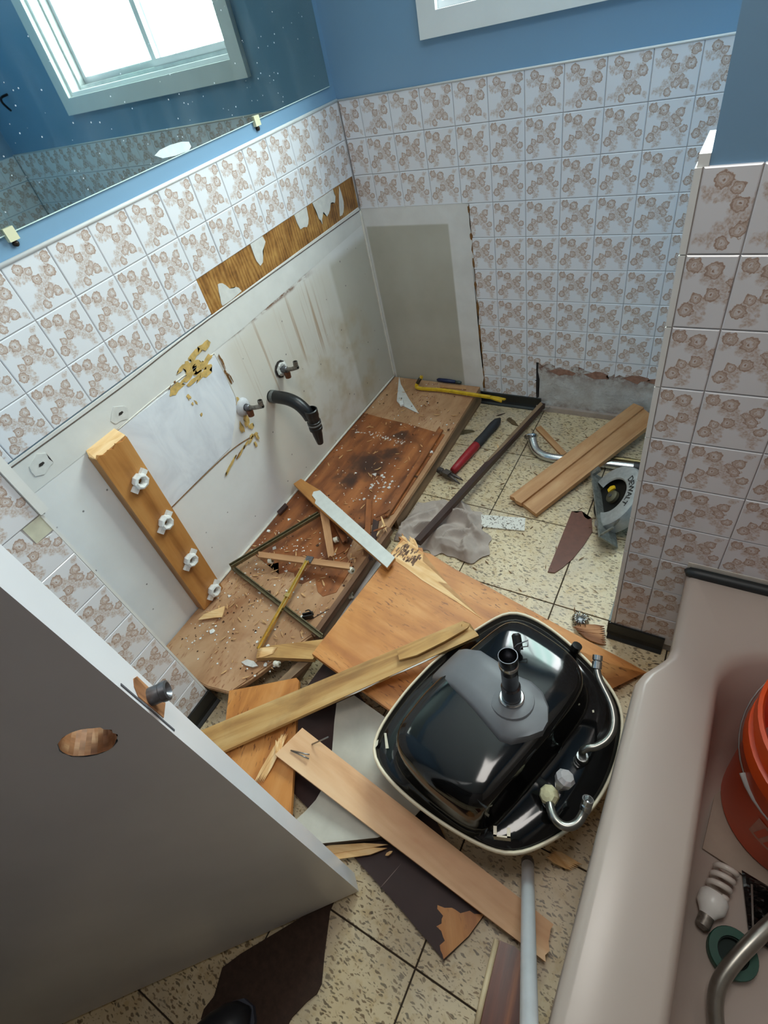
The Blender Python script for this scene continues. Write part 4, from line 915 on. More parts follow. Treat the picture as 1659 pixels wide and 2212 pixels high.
bm = BM(); prism(bm, P, .003); single('white_shard', bm, M_PAPER, 'pointed grey-white board shard on the far end of the cabinet floor', 'shard')
bm = BM(); prism(bm, [(0.1288, -0.1958, 0.0920), (0.1455, -0.1910, 0.0960), (0.1608, -0.2132, 0.0920), (0.1476, -0.2236, 0.0900)], .008); single('plaster_lump', bm, M_PLASTIC, 'small white lump next to the pointed shard', 'scrap')

for c, m, l in (([(0.3798, -0.3263, 0.0950), (0.4000, -0.8230, 0.1000), (0.4205, -0.8302, 0.1000), (0.4037, -0.3387, 0.0950)], M_PLY_BR, 'dark strip standing in for the shadow edge along the outer side of the stained plywood'),  # first strip stands in for the shade along the raised plywood edge
                ([(0.3059, -0.7814, 0.1000), (0.4132, -0.9815, 0.1050), (0.4330, -0.9788, 0.1050), (0.3264, -0.7799, 0.1000)], M_PLY_BR, 'reddish split strip beside the far end of the white strip'),
                ([(0.3803, -0.8619, 0.1050), (0.4493, -1.0160, 0.0980), (0.4642, -1.0147, 0.0980), (0.4034, -0.8634, 0.1050)], M_DARKW, 'dark split strip between white strip and the big plywood corner')):
    lumber('split_and_shade_strip', c, .007, m, l, 'strip', js=.006, je=.008, n=4)
for k, (a, c, w) in enumerate(zip([(0.3842, -0.8511, 0.1000), (0.3933, -0.8344, 0.1000), (0.3999, -0.9174, 0.1000), (0.3963, -1.0037, 0.1000), (0.3545, -1.0149, 0.0960), (0.4250, -0.8649, 0.1000)], [(0.4184, -0.8087, 0.1100), (0.4545, -0.8990, 0.1000), (0.4483, -0.8849, 0.1150), (0.4332, -0.9707, 0.1100), (0.3126, -1.0745, 0.1000), (0.4276, -0.9404, 0.1000)], (.010, .008, .009, .007, .004, .008))):
    bm = BM(); spl(bm, a, c, w, .003); single('torn_sliver', bm, M_PLY_BR if k % 2 == 0 else M_FRESH, ('brown sliver curling over the outer edge of the stained plywood', 'pale sliver by the broken outer corner of the stained plywood', 'brown sliver pointing to the grey cloth', 'pale sliver just left of the white strip end', 'thin brown sliver crossing the level slat', 'pale sliver in the dark broken corner of the plywood')[k], 'splinter', axis=Vector(c) - Vector(a))
# ------------------------------------------------------------------ upright board on the wall with its brackets
o = thing('wall_batten', 'golden wooden batten fixed upright to the left wall with its top splintered', 'batten', (.02, -1.325, DK))
b = BM(); y0, y1 = -1.372, -1.270
vs = [(.0335, y0, .70), (.0335, y1 - .0, .705), (.034, y1 - .018, .085), (.034, y0 - .012, .085)]
P = [Vector((.0335, -1.285, .0835)), Vector((.0335, -1.268, .702))] + jag((.0335, -1.268, .702), (.0335, -1.362, .705), (0, 0, 1), 8, .006) + [Vector((.0335, -1.364, .705)), Vector((.0335, -1.378, .0835))]
prism(b, P, .034, up=(1, 0, 0)); part('batten_board', b, M_STUD, o, axis=(0, .03, 1))
b = BM(); prism(b, [(.031, -1.268, .706), (.0, -1.268, .722), (.0, -1.358, .722), (.012, -1.366, .712), (.031, -1.362, .704)], .006); part('torn_top', b, M_FRESH, o, axis=(0, 1, 0), label='freshly torn pale wood at the top')
for k, (yy, zz) in enumerate(((-1.310, .590), (-1.318, .440), (-1.322, .278), (-1.317, .118))):
    lab = ('topmost white clip on the wooden batten', 'second white clip from the top of the wooden batten', 'third white clip from the top of the wooden batten', 'lowest white clip at the foot of the wooden batten')[k]
    q = thing('wall_plug', lab, 'clip', (.034, yy, zz), 'white clips on the batten')
    M = axis_matrix((.0338, yy, zz), (1, 0, 0), (0, 1, .55))
    b = BM(); lathe(b, [(.0115, .001), (.020, .0005), (.0225, .008), (.021, .018), (.0155, .0205), (.010, .017), (.009, .003)], M, 8, closed=False); 
    for v in b.verts: v.co += Vector((0, RNG.uniform(-.001, .001), RNG.uniform(-.001, .001)))
    part('socket', b, M_PLASTIC, q)
    for sgn, nm in ((1, 'ear'), (-1, 'ear')):
        b = BM(); box(b, (-.008, -.008, .0005), (.008, .008, .011), M @ Matrix.Translation((.026 * sgn, 0, 0)))
        bmesh.ops.inset_region(b, faces=[max(b.faces, key=lambda f: f.calc_center_median().x)], thickness=.0028, depth=-.004); part(nm, b, M_PLASTIC, q)

# ------------------------------------------------------------------ pipes at the wall
M_CHROME = plain('dull_chrome', srgb(196, 198, 198), .22, 1.0, var=.12, scale=60)
M_OLDMETAL = plain('old_pipe_metal', srgb(122, 116, 108), .45, .6, var=.4, scale=120)
for nm, (yy, zz), tip, lab in (('shutoff_pipe', (-.876, .514), (.088, -.872, .528), 'left water pipe stub with a white collar on the wall'), ('shutoff_pipe', (-.664, .522), (.078, -.662, .536), 'right water pipe stub in a broken hole above the black drain')):
    o = thing(nm, lab, 'pipe', (0, yy, zz)); M = axis_matrix((-.001, yy, zz), (1, 0, 0), (0, 1, 0))
    if yy < -.8:
        b = BM(); lathe(b, [(.030, 0), (.029, .004), (.022, .012), (.012, .015)], M, 20, closed=False); part('collar', b, plain('painted_collar', srgb(196, 196, 198), .5, var=.12, scale=70), o, smooth=True)
    else:
        b = BM(); lathe(b, [(.0, .0022), (.030, .002), (.026, .003), (.0, .0032)], M, 11); part('broken_hole', b, plain('dark_hole_edge', srgb(52, 46, 42), .9, var=.3), o)
        b = BM(); lathe(b, [(.022, .003), (.026, .008), (.018, .012), (.012, .010)], M, 9, closed=False)
        for v in b.verts: v.co += Vector((RNG.uniform(-.003, .003), RNG.uniform(-.004, .004), RNG.uniform(-.003, .003)))
        part('plaster_crumb_ring', b, M_PAPER, o)
    b = BM(); lathe(b, [(.0105, .0), (.0105, .028), (.0085, .030), (.0085, .034)], M, 14); part('nut', b, M_STEEL, o, smooth=True, angle=35)
    b = BM(); tube(b, [(.02, yy, zz), (.05, yy + .001, zz + .004), tip], [.0075, .007, .0072], 12, hollow=.01); part('stub', b, M_OLDMETAL, o, smooth=True, angle=40)
    b = BM(); lathe(b, [(.0, 0), (.008, 0), (.008, .018), (.0065, .018), (.0065, .006), (0, .006)], axis_matrix(Vector(tip) + Vector((-.006, 0, .002)), (.12, .05, 1)), 12); part('outlet', b, M_OLDMETAL, o, smooth=True, angle=40)
    b = BM(); lathe(b, [(0, -.002), (.010, -.002), (.011, .004), (.010, .02), (0, .022)], axis_matrix((.024, yy, zz - .010), (.0, -.1, -1)), 10); part('valve_stem', b, plain('rusty_brass', srgb(112, 70, 48), .5, .5, var=.35, scale=90), o, smooth=True, angle=40)
o = thing('drain_trap', 'black drain elbow coming out of the wall and turning down', 'drain pipe', (0, -.745, .466))
b = BM(); tube(b, smooth_path([(-.002, -.748, .468), (.03, -.747, .468), (.072, -.745, .464), (.105, -.744, .450), (.128, -.744, .425), (.138, -.744, .40)], 5), .0215, 18); part('elbow', b, M_BLACKP, o, smooth=True, angle=40)
b = BM(); lathe(b, [(.021, 0), (.0225, .002), (.0225, .012), (.021, .014)], axis_matrix((.004, -.748, .468), (1, 0, 0)), 18); part('wall_ring', b, plain('chalky_grey_ring', srgb(96, 98, 96), .6, var=.35, scale=120), o, smooth=True, angle=40)
M = axis_matrix((.142, -.744, .292), (.06, 0, 1))
b = BM(); lathe(b, [(.0, 0), (.011, 0), (.012, .004), (.017, .04), (.0185, .06), (.023, .062), (.023, .072), (.021, .073), (.021, .080), (.0235, .082), (.0235, .096), (.021, .098), (.021, .115), (.023, .118), (.023, .142), (.0195, .144), (.0195, .122), (.0, .122)], M, 22); part('hub', b, M_BLACKP, o, smooth=True, angle=35)
b = BM(); lathe(b, [(.0236, .084), (.0240, .086), (.0240, .0885), (.0236, .090)], M, 22, closed=False); part('seal_ring', b, plain('grey_seal', srgb(120, 122, 122), .4), o, smooth=True)
# ------------------------------------------------------------------ tools and scraps on the far floor
def hammer():
    a, c = [Vector(p) for p in [(0.5556, -0.1248, 0.0200), (0.4958, -0.4996, 0.0200)]]; d = (c - a).normalized(); s = d.cross(Vector((0, 0, 1))).normalized()
    o = thing('hammer', 'claw hammer with a red and black grip lying on the speckled floor', 'hammer', a.lerp(c, .5).to_tuple()[:2] + (0,))
    L = (c - a).length
    def seg(f0, f1, prof):
        return [a + d * L * (f0 + (f1 - f0) * i / (len(prof) - 1)) for i in range(len(prof))], prof
    bm = BM(); p, r = seg(0, .50, [.005, .016, .0185, .0185, .0175, .017, .0175, .0185, .017]); tube(bm, p, r, 14); part('grip', bm, plain('black_rubber_grip', srgb(42, 42, 46), .7, var=.15, scale=120), o, smooth=True)
    bm = BM(); p, r = seg(.46, .94, [.0170, .0174, .0172, .0168, .0155, .014]); tube(bm, p, r, 14); part('handle', bm, plain('red_fibreglass', srgb(150, 28, 36), .45, var=.12, scale=80), o, smooth=True, label='red lower handle')
    h0, h1 = [Vector(p) for p in [(0.4275, -0.4854, 0.0240), (0.5709, -0.5254, 0.0200)]]; hd = (h1 - h0).normalized(); n = Vector((0, 0, 1)); m = c - d * .004
    m = h0.lerp(h1, .40)
    bm = BM(); M = axis_matrix(m, hd, d); box(bm, (-.012, -.011, -.014), (.012, .011, .014), M); bev(bm, .003, 2); part('head', bm, plain('dark_hammer_steel', srgb(92, 84, 80), .5, .7, var=.3, scale=90), o, smooth=True, angle=40)
    bm = BM(); tube(bm, [m - hd * .012, m - hd * .022, m - hd * .026, m - hd * .042], [.011, .010, .0135, .013], 12); part('face', bm, bpy.data.materials['dark_hammer_steel'], o, smooth=True, angle=40)
    for sgn in (-1, 1):
        bm = BM(); q = [m + hd * .010 + d * .006 * sgn, m + hd * .030 + d * .007 * sgn, m + hd * .050 + d * .009 * sgn + n * -.003, m + hd * .068 + d * .011 * sgn - n * .008]
        tube(bm, q, [.008, .0065, .005, .002], 8); part('claw', bm, bpy.data.materials['dark_hammer_steel'], o, smooth=True)
hammer()
def pry_bar():
    M_Y = plain('yellow_painted_steel', srgb(206, 168, 32), .4, var=.2, scale=40)
    pts = [Vector(p) for p in [(0.1699, -0.0866, 0.0920), (0.2940, -0.0825, 0.0940), (0.4245, -0.0885, 0.0950), (0.5077, -0.0927, 0.0960), (0.5756, -0.1061, 0.0970)]]
    o = thing('pry_bar', 'yellow pry bar lying over the far end of the cabinet floor', 'pry bar', (pts[2].x, pts[2].y, DK))
    hook = [Vector((0.1811, -0.0668, 0.1350)), Vector((0.1676, -0.0785, 0.1150)), Vector((0.1696, -0.0886, 0.0980))]
    path = smooth_path([hook[0] + Vector((.004, .004, .006)), hook[0], hook[1], pts[0]] + pts[1:4], 5)
    bm = BM(); n = len(path); tube(bm, path, [.004 if i < 3 else .0085 for i in range(n)], 6); part('shaft', bm, M_Y, o, smooth=True, angle=30)
    bm = BM(); tube(bm, [path[0], path[2], path[5]], [.002, .0045, .006], 6); part('hook_tip', bm, plain('bare_dark_steel', srgb(70, 62, 50), .4, .6), o, smooth=True)
    d = (pts[4] - pts[3]).normalized(); s = d.cross(Vector((0, 0, 1)))
    bm = BM(); e = pts[3] - d * .004; q = [e + s * .007, e + d * .03 + s * .011, e + d * .062 + s * .013, e + d * .060 + s * .004, e + d * .034 + s * .001, e + d * .064 - s * .003, e + d * .068 - s * .012, e + d * .03 - s * .011, e - s * .007]
    prism(bm, [p + Vector((0, 0, .003)) for p in q], .006); part('forked_end', bm, M_Y, o)
    bm = BM(); tube(bm, path[6:12], [.0089] * 6, 6); part('worn_band', bm, bpy.data.materials['bare_dark_steel'], o, smooth=True)
pry_bar()
def knife():
    a, c = [Vector(p) for p in [(0.2213, -0.0034, 0.0880), (0.3115, -0.0046, 0.0880)]]; e = Vector((0.3387, -0.0066, 0.0880)); d = (c - a).normalized()
    o = thing('utility_knife', 'slim dark blue knife handle lying against the back wall', 'knife', (a + c) / 2)
    bm = BM(); tube(bm, [a, a.lerp(c, .1), a.lerp(c, .5), c], [.004, .008, .009, .007], 10); part('handle', bm, plain('dark_blue_plastic', srgb(24, 34, 72), .4), o, smooth=True)
    bm = BM(); tube(bm, [c, c.lerp(e, .6), e], [.006, .0075, .005], 8); part('collar', bm, plain('dull_green_grey', srgb(74, 84, 80), .5, .4), o, smooth=True)
knife()
lumber('paint_stirrer', [(0.2464, -0.0296, 0.0840), (0.3672, -0.0237, 0.0840), (0.3774, -0.0431, 0.0840), (0.2556, -0.0497, 0.0840)], .004, M_CEDAR, 'thin pale stick beside the knife on the cabinet floor', 'stick')
# long dark stick
a0, a1 = [Vector(p) for p in [(0.5585, -0.8874, 0.0750), (0.6963, -0.0092, 0.0260)]]
ax = (a1 - a0).normalized(); sd = ax.cross(Vector((0, 0, 1))).normalized(); un = sd.cross(ax)
if un.z < 0: un = -un; sd = -sd
o = thing('long_dark_stick', 'long dark square stick with a pale top half, crossing the grey cloth', 'stick', a0.lerp(a1, .5).to_tuple()[:2] + (0.03,))
bm = BM(); M = axis_matrix(a0, ax, sd); L = (a1 - a0).length
box(bm, (-.011, -.012, 0), (.011, .0095, L), M); bev(bm, .0015); part('stick_body', bm, M_DARKW, o, axis=ax)
bm = BM(); q = [a0 + ax * L * .50 - sd * .0105 + un * .0132, a0 + ax * (L + .004) - sd * .0105 + un * .0132, a0 + ax * (L - .01) + sd * .006 + un * .0132, a0 + ax * L * .62 + sd * .002 + un * .0132, a0 + ax * L * .52 - sd * .004 + un * .0132]
prism(bm, q, .0015, up=un); part('bare_face', bm, M_OLDW, o, axis=ax, label='pale bare wood where the dark face split off')
bm = BM(); tube(bm, [a1 - ax * .03 - un * .005 + sd * .008, a1 - ax * .02 + sd * .02, a1 + sd * .034 + un * .002], .0012, 6); part('nail', bm, M_NAIL, o, smooth=True)
# two planks
lumber('back_plank', [(0.7491, -0.5527, 0.0300), (1.0377, -0.0078, 0.0880), (1.0763, -0.0261, 0.0880), (0.7983, -0.5755, 0.0300)], .018, M_CEDAR, 'rear of two light brown planks leaning beside the partition', 'plank', js=.004, n=6, group='two light planks')
lumber('front_plank', [(0.7964, -0.5654, 0.0220), (1.0753, -0.0238, 0.0800), (1.1310, -0.0745, 0.0800), (0.8580, -0.6014, 0.0220)], .018, M_CEDAR, 'front of two light brown planks, nearest the circular saw', 'plank', group='two light planks')
lumber('small_brown_stick', [(0.7085, -0.1377, 0.0100), (0.8518, -0.2754, 0.0100), (0.8633, -0.2557, 0.0100), (0.7230, -0.1186, 0.0100)], .009, M_CEDAR, 'short brown stick lying behind the chrome pipe and planks', 'stick')
# chrome tube with bend
o = thing('bent_chrome_pipe', 'bent chrome waste pipe with a flange running under the planks', 'pipe', (0.8628, -0.2767, 0.0000))
p = smooth_path([(0.7256, -0.2311, 0.0340), (0.7363, -0.2530, 0.0260), (0.7550, -0.2780, 0.0180), (0.7861, -0.2985, 0.0165), (0.8226, -0.3050, 0.0165), (0.8610, -0.3025, 0.0165)], 5) + [Vector(q) for q in [(0.9960, -0.2888, 0.0165), (1.1227, -0.2785, 0.0165)]]
bm = BM(); tube(bm, p, .0165, 16); part('tube', bm, M_CHROME, o, smooth=True, angle=50)
bm = BM(); lathe(bm, [(.0, 0), (.026, 0), (.027, .003), (.024, .006), (.015, .008)], axis_matrix(Vector((0.7204, -0.2318, 0.0380)), (-.3, .75, .45)), 20, closed=False); part('flange', bm, M_CHROME, o, smooth=True, angle=40)
bm = BM(); lathe(bm, [(.0148, 0), (.018, .001), (.018, .022), (.0148, .023)], axis_matrix(Vector((1.0992, -0.2813, 0.0175)), Vector(p[-1]) - Vector(p[-2])), 16, closed=False); part('coupling', bm, plain('dark_coupling', srgb(66, 62, 60), .5, .4), o, smooth=True, angle=40)
bm = BM(); tube(bm, [(0.9864, -0.2464, 0.0120), (1.1282, -0.2412, 0.0120)], .008, 10); single('thin_brass_pipe', bm, plain('tarnished_brass_pipe', srgb(150, 134, 96), .4, .8, var=.2), 'thin tarnished pipe behind the chrome pipe, beyond the planks', 'pipe', smooth=True, angle=40)
# shards and scraps on the floor
bm = BM(); P = [Vector(p) for p in [(0.9589, -0.5371, 0.0040), (0.9751, -0.5410, 0.0040), (0.9896, -0.5272, 0.0040), (1.0029, -0.5499, 0.0040), (1.0170, -0.5585, 0.0040), (1.0264, -0.5489, 0.0040), (1.0429, -0.6039, 0.0040), (1.0332, -0.6674, 0.0040), (1.0166, -0.7333, 0.0040), (0.9969, -0.7792, 0.0040), (0.9807, -0.8061, 0.0040), (0.9604, -0.8097, 0.0040)]]
prism(bm, P, .0035); single('brown_veneer_shard', bm, M_VENEER, 'pointed red-brown veneer shard flat on the speckled floor', 'shard')
bm = BM(); prism(bm, [(0.6700, -0.6485, 0.0060), (0.8262, -0.6162, 0.0060), (0.8414, -0.6714, 0.0060), (0.7083, -0.6982, 0.0060), (0.6869, -0.6825, 0.0060)], .005); single('white_tile_strip', bm, None or (lambda: (lambda t: (t.base(t.mix(t.ramp(t.noise(t.pos, 90, 2, .5, 1.5), [(.56, (0, 0, 0)), (.62, (1, 1, 1))]), srgb(222, 218, 208), srgb(120, 110, 98))), t.set(Roughness=.5), t.m)[-1])(NT('white_speckled_tile')))(), 'narrow white speckled tile strip lying beside the grey cloth', 'offcut')
bm = BM(); P = [(0.3929, -0.2422, 0.0060), (0.4195, -0.2163, 0.0060), (0.4645, -0.2052, 0.0060), (0.4792, -0.2111, 0.0060), (0.4567, -0.2262, 0.0060), (0.4136, -0.2561, 0.0060)]; prism(bm, P, .003); single('metal_strip', bm, M_OLIVE, 'small dark metal strip in front of the cabinet floor by the hammer', 'scrap')
bm = BM(); P = [(0.5760, -0.1058, 0.0050), (0.5821, -0.0894, 0.0060), (0.6120, -0.1069, 0.0050), (0.6371, -0.1346, 0.0040), (0.6079, -0.1290, 0.0040)]; prism(bm, P, .002); single('dry_leaf', bm, plain('brown_dry_leaf', srgb(92, 72, 44), .7, var=.3, scale=90), 'dry brown chip between the hammer grip and the dark stick', 'chip')
for k, (x, y) in enumerate((((1060, 905), (1078, 899)), ((1066, 978), (1075, 985)), ((1088, 960), (1098, 972)))):
    pass
bm = BM(); spl(bm, *[(0.5935, -0.2612, 0.0030), (0.6329, -0.3267, 0.0030)], .008, .002); single('bent_sliver', bm, M_FRESH, 'bent pale sliver on the floor next to the hammer grip', 'splinter')
bm = BM(); spl(bm, *[(0.5258, -0.0899, 0.0040), (0.5546, -0.0632, 0.0040)], .005, .002); single('dark_sliver', bm, M_DARKW, 'dark sliver just beyond the end of the hammer grip', 'splinter')
# grey cloth, crumpled
def cloth():
    fr_ = random.Random(3); ctr = [Vector(p) for p in [(0.6566, -0.7591, 0.0000), (0.7056, -0.7965, 0.0000), (0.6359, -0.8100, 0.0000), (0.5857, -0.7945, 0.0000), (0.6931, -0.7245, 0.0000), (0.6161, -0.7047, 0.0000), (0.6988, -0.8200, 0.0000), (0.5414, -0.7757, 0.0000), (0.4645, -0.7309, 0.0000), (0.4629, -0.8022, 0.0000), (0.5509, -0.6787, 0.0000), (0.6095, -0.6477, 0.0000), (0.4205, -0.7931, 0.0000), (0.7381, -0.8166, 0.0000)]]
    FOLDS = [(p.x, p.y, fr_.uniform(0, PI), fr_.uniform(.016, .034), fr_.uniform(.030, .060) * (1 if k < 8 else .55)) for k, p in enumerate(ctr)]
    c0 = (0.5781, -0.7971, 0.0000); nx, ny = 92, 64; bm = BM(); V_ = []
    P = [Vector(p) for p in [(0.3660, -0.7922, 0.0000), (0.3745, -0.7058, 0.0000), (0.3970, -0.6580, 0.0000), (0.4805, -0.6470, 0.0000), (0.5643, -0.6056, 0.0000), (0.6395, -0.6261, 0.0000), (0.6824, -0.6550, 0.0000), (0.7167, -0.7165, 0.0000), (0.7733, -0.8041, 0.0000), (0.7537, -0.8357, 0.0000), (0.6974, -0.8558, 0.0000), (0.6258, -0.8521, 0.0000), (0.5232, -0.8492, 0.0000), (0.4336, -0.8534, 0.0000)]]
    cen = sum(P, Vector()) / len(P); ang = sorted(((math.atan2(p.y - cen.y, p.x - cen.x), (p - cen).length) for p in P))
    def rad(a):
        for (a0, r0), (a1, r1) in zip(ang, ang[1:] + [(ang[0][0] + 2 * PI, ang[0][1])]):
            for aa in (a, a + 2 * PI):
                if a0 <= aa <= a1: return r0 + (r1 - r0) * (aa - a0) / (a1 - a0)
        return ang[0][1]
    NR, NA = 46, 110; rings = []
    for i in range(NR + 1):
        ring = []
        for j in range(NA):
            a = -PI + 2 * PI * j / NA; r = rad(a) * (i / NR)
            wob = 1 + .05 * math.sin(a * 9 + 1) + .04 * math.sin(a * 17)
            x, y = max(cen.x + r * wob * math.cos(a), .4325 + .003 * i / NR), cen.y + r * wob * math.sin(a)
            q = Vector((x * 11, y * 11, 2.3)); wx = noise.noise(q) * .030; wy = noise.noise(q + Vector((7, 2, 5))) * .030; h = 0
            for fx, fy, fa, fw, fh in FOLDS:
                dx, dy = x + wx - fx, y + wy - fy; al = dx * math.cos(fa) + dy * math.sin(fa); d_ = abs(-dx * math.sin(fa) + dy * math.cos(fa))
                h = max(h, fh * max(0, 1 - d_ / fw) ** 1.3 * max(0, 1 - (al / .085) ** 2))
            edge = min(1, (1 - i / NR) * 6)
            z = .003 + (h + .006 * (1 + noise.noise(q * 2.2))) * (.12 + .88 * edge)
            ring.append(bm.verts.new((x, y, z)))
            if i == 0: break
        rings.append(ring)
    for A, B in zip(rings, rings[1:]):
        for j in range(NA):
            if len(A) == 1: bm.faces.new((A[0], B[j], B[(j + 1) % NA]))
            else: bm.faces.new((A[j], B[j], B[(j + 1) % NA], A[(j + 1) % NA]))
    single('grey_cloth', bm, plain('grey_beige_cloth', srgb(176, 162, 152), .95, var=.10, scale=24, bump=.2), 'crumpled grey-beige cloth under the dark stick beside the plywood', 'cloth', smooth=True)
cloth()
# crumpled metal strainer and chips by the partition
o = thing('sink_strainer', 'small shiny crumpled metal strainer near the foot of the partition', 'strainer', (1.0957, -0.9445, 0.0000))
cc = Vector((1.0944, -0.9490, 0.0200))
for k in range(16):
    a = 2 * PI * k / 16 + RNG.uniform(-.15, .15); r = RNG.uniform(.018, .026)
    bm = BM(); tube(bm, smooth_path([cc + Vector((.004 * math.cos(a), .004 * math.sin(a), -.012)), cc + Vector((r * .6 * math.cos(a), r * .6 * math.sin(a), .006)), cc + Vector((r * math.cos(a), r * math.sin(a), -.004)), cc + Vector((r * .8 * math.cos(a + .4), r * .8 * math.sin(a + .4), -.016))], 3), .0018, 5); part('prong', bm, M_CHROME, o, smooth=True)
bm = BM(); lathe(bm, [(0, -.016), (.012, -.016), (.013, -.006), (.006, -.004), (0, -.004)], Matrix.Translation(cc), 12); part('hub', bm, M_STEEL, o, smooth=True, angle=40)
bm = BM()
for k in range(9):
    f = k / 8; a = Vector((1.0827, -0.9799, 0.0160)).lerp(Vector((1.1176, -0.9980, 0.0120)), f); c = Vector((1.1582, -0.9440, 0.0120)).lerp(Vector((1.1756, -0.9977, 0.0100)), f)
    spl(bm, a + Vector((0, 0, .003 * RNG.random())), c, .012, .004)
single('brown_splinters', bm, wood('brown_splintered_ply', srgb(110, 66, 38), srgb(156, 104, 66), srgb(186, 134, 92), 4, 40, .7), 'brown splintered plywood bit against the foot of the partition', 'splinter', axis=(1, -.1, 0))
bm = BM()
for k in range(6):
    f = k / 5; a = Vector((1.1911, -1.5303, 0.0300)).lerp(Vector((1.1805, -1.5467, 0.0300)), f); c = Vector((1.2492, -1.5255, 0.0150)).lerp(Vector((1.2337, -1.5442, 0.0150)), f); spl(bm, a, c, .008, .003)
single('splinter_bundle', bm, M_FRESH, 'pale splinters poking out under the sink beside the bathtub', 'splinter', axis=(1, -.4, 0))

# ------------------------------------------------------------------ circular saw on its side
def saw():
    M_G = plain('cast_grey_guard', srgb(168, 168, 166), .45, .35, var=.12, scale=70); M_SH = plain('scuffed_steel_shoe', srgb(140, 140, 134), .45, .6, var=.3, scale=90)
    s0, s1 = [Vector(p) for p in [(1.0020, -0.4047, 0.0550), (1.0877, -0.6630, 0.0550)]]
    d = (s1 - s0).normalized(); L = (s1 - s0).length; th = math.radians(47)
    rh = Vector((0, 0, 1)).cross(d); rh = rh if rh.x > 0 else -rh
    r_ = rh * math.cos(th) + Vector((0, 0, math.sin(th))); n = -rh * math.sin(th) + Vector((0, 0, math.cos(th)))
    mid = (s0 + s1) / 2 - d * .008 + r_ * .046
    o = thing('circular_saw', 'circular saw with grey blade guard lying tilted on the floor behind the partition', 'saw', (mid.x, mid.y, 0))
    def fr(p): return Matrix(((r_.x, d.x, n.x, p.x), (r_.y, d.y, n.y, p.y), (r_.z, d.z, n.z, p.z), (0, 0, 0, 1)))
    Mx = fr(mid); Ms = fr(s0)
    b = BM(); box(b, (-.003, -.012, -.055), (.002, L + .012, .022), Ms); bev(b, .001); part('shoe', b, M_SH, o)
    b = BM(); box(b, (-.004, -.012, .012), (.030, .006, .022), Ms); box(b, (-.002, L + .002, .016), (.050, L + .007, .021), Ms); part('shoe_bracket', b, M_SH, o)
    b = BM(); lathe(b, [(.060, .002), (.064, .006), (.098, .006), (.108, .0), (.112, -.012), (.112, -.045), (.104, -.045), (.104, -.008), (.064, -.002), (.060, .002)], Mx, 36, -1.25 * PI / 2, 1.5 * PI / 2, closed=False)
    part('upper_guard', b, M_G, o, smooth=True, angle=35)
    b = BM(); lathe(b, [(0, -.012), (.082, -.012), (.082, -.0135), (0, -.0135)], Mx, 48); part('blade', b, plain('dark_blade_steel', srgb(34, 32, 30), .4, .6, var=.3), o)
    b = BM(); lathe(b, [(0, .004), (.016, .004), (.021, .0), (.022, -.010), (.0, -.010)], Mx, 20); part('arbor', b, plain('worn_arbor', srgb(92, 86, 66), .5, .4), o, smooth=True, angle=40)
    b = BM(); lathe(b, [(0, .007), (.006, .007), (.007, .003), (0, .003)], Mx, 6); part('arbor_bolt', b, M_STEEL, o)
    b = BM(); prism(b, [Mx @ Vector(q) for q in ((-.006, -.030, .006), (.006, -.036, .006), (.020, -.030, .006), (.020, -.018, .006), (.006, -.019, .006), (-.004, -.016, .006))], .006); part('yellow_lever', b, plain('yellow_lever_plastic', srgb(214, 172, 30), .4), o)
    b = BM(); lathe(b, [(.0, -.02), (.05, -.02), (.05, -.07), (.042, -.082), (0, -.082)], Mx, 24); part('motor', b, M_BLACKP, o, smooth=True, angle=40)
    b = BM(); lathe(b, [(.040, -.016), (.084, -.016), (.084, -.019), (.04, -.019)], Mx, 36, 1.3 * PI / 2, 2.9 * PI / 2, closed=False); part('lower_guard', b, plain('black_lower_guard', srgb(24, 23, 22), .5), o)
    b = BM(); tube(b, smooth_path([Mx @ Vector((.07, -.07, -.06)), Mx @ Vector((.125, -.05, -.06)), Mx @ Vector((.135, .01, -.06)), Mx @ Vector((.09, .07, -.06))], 5), .015, 10); part('handle', b, M_BLACKP, o, smooth=True)
    b = BM(); tube(b, [Mx @ Vector((-.01, .118, -.005)), Mx @ Vector((.075, .075, -.002))], .003, 6); part('guard_spring', b, M_SH, o, smooth=True)
    # letters printed on the guard, along its arc
    cu = bpy.data.curves.new('guard_lettering', 'FONT'); cu.body = 'DEWALT'; cu.size = .027; cu.offset = .0006; cu.align_x = 'CENTER'; cu.align_y = 'CENTER'; cu.space_character = .95
    to = bpy.data.objects.new('tmp', cu); COL.objects.link(to); dg = bpy.context.evaluated_depsgraph_get(); me = bpy.data.meshes.new_from_object(to.evaluated_get(dg)); bpy.data.objects.remove(to)
    b = BM(); b.from_mesh(me); bpy.data.meshes.remove(me)
    bmesh.ops.subdivide_edges(b, edges=b.edges, cuts=1)
    for v in b.verts:
        a = .42 + v.co.x / .081; rr = .081 + v.co.y
        v.co = Mx @ Vector((rr * math.cos(a), rr * math.sin(a), .0066))
    part('guard_lettering', b, plain('black_print', srgb(34, 34, 34), .6), o)
saw()

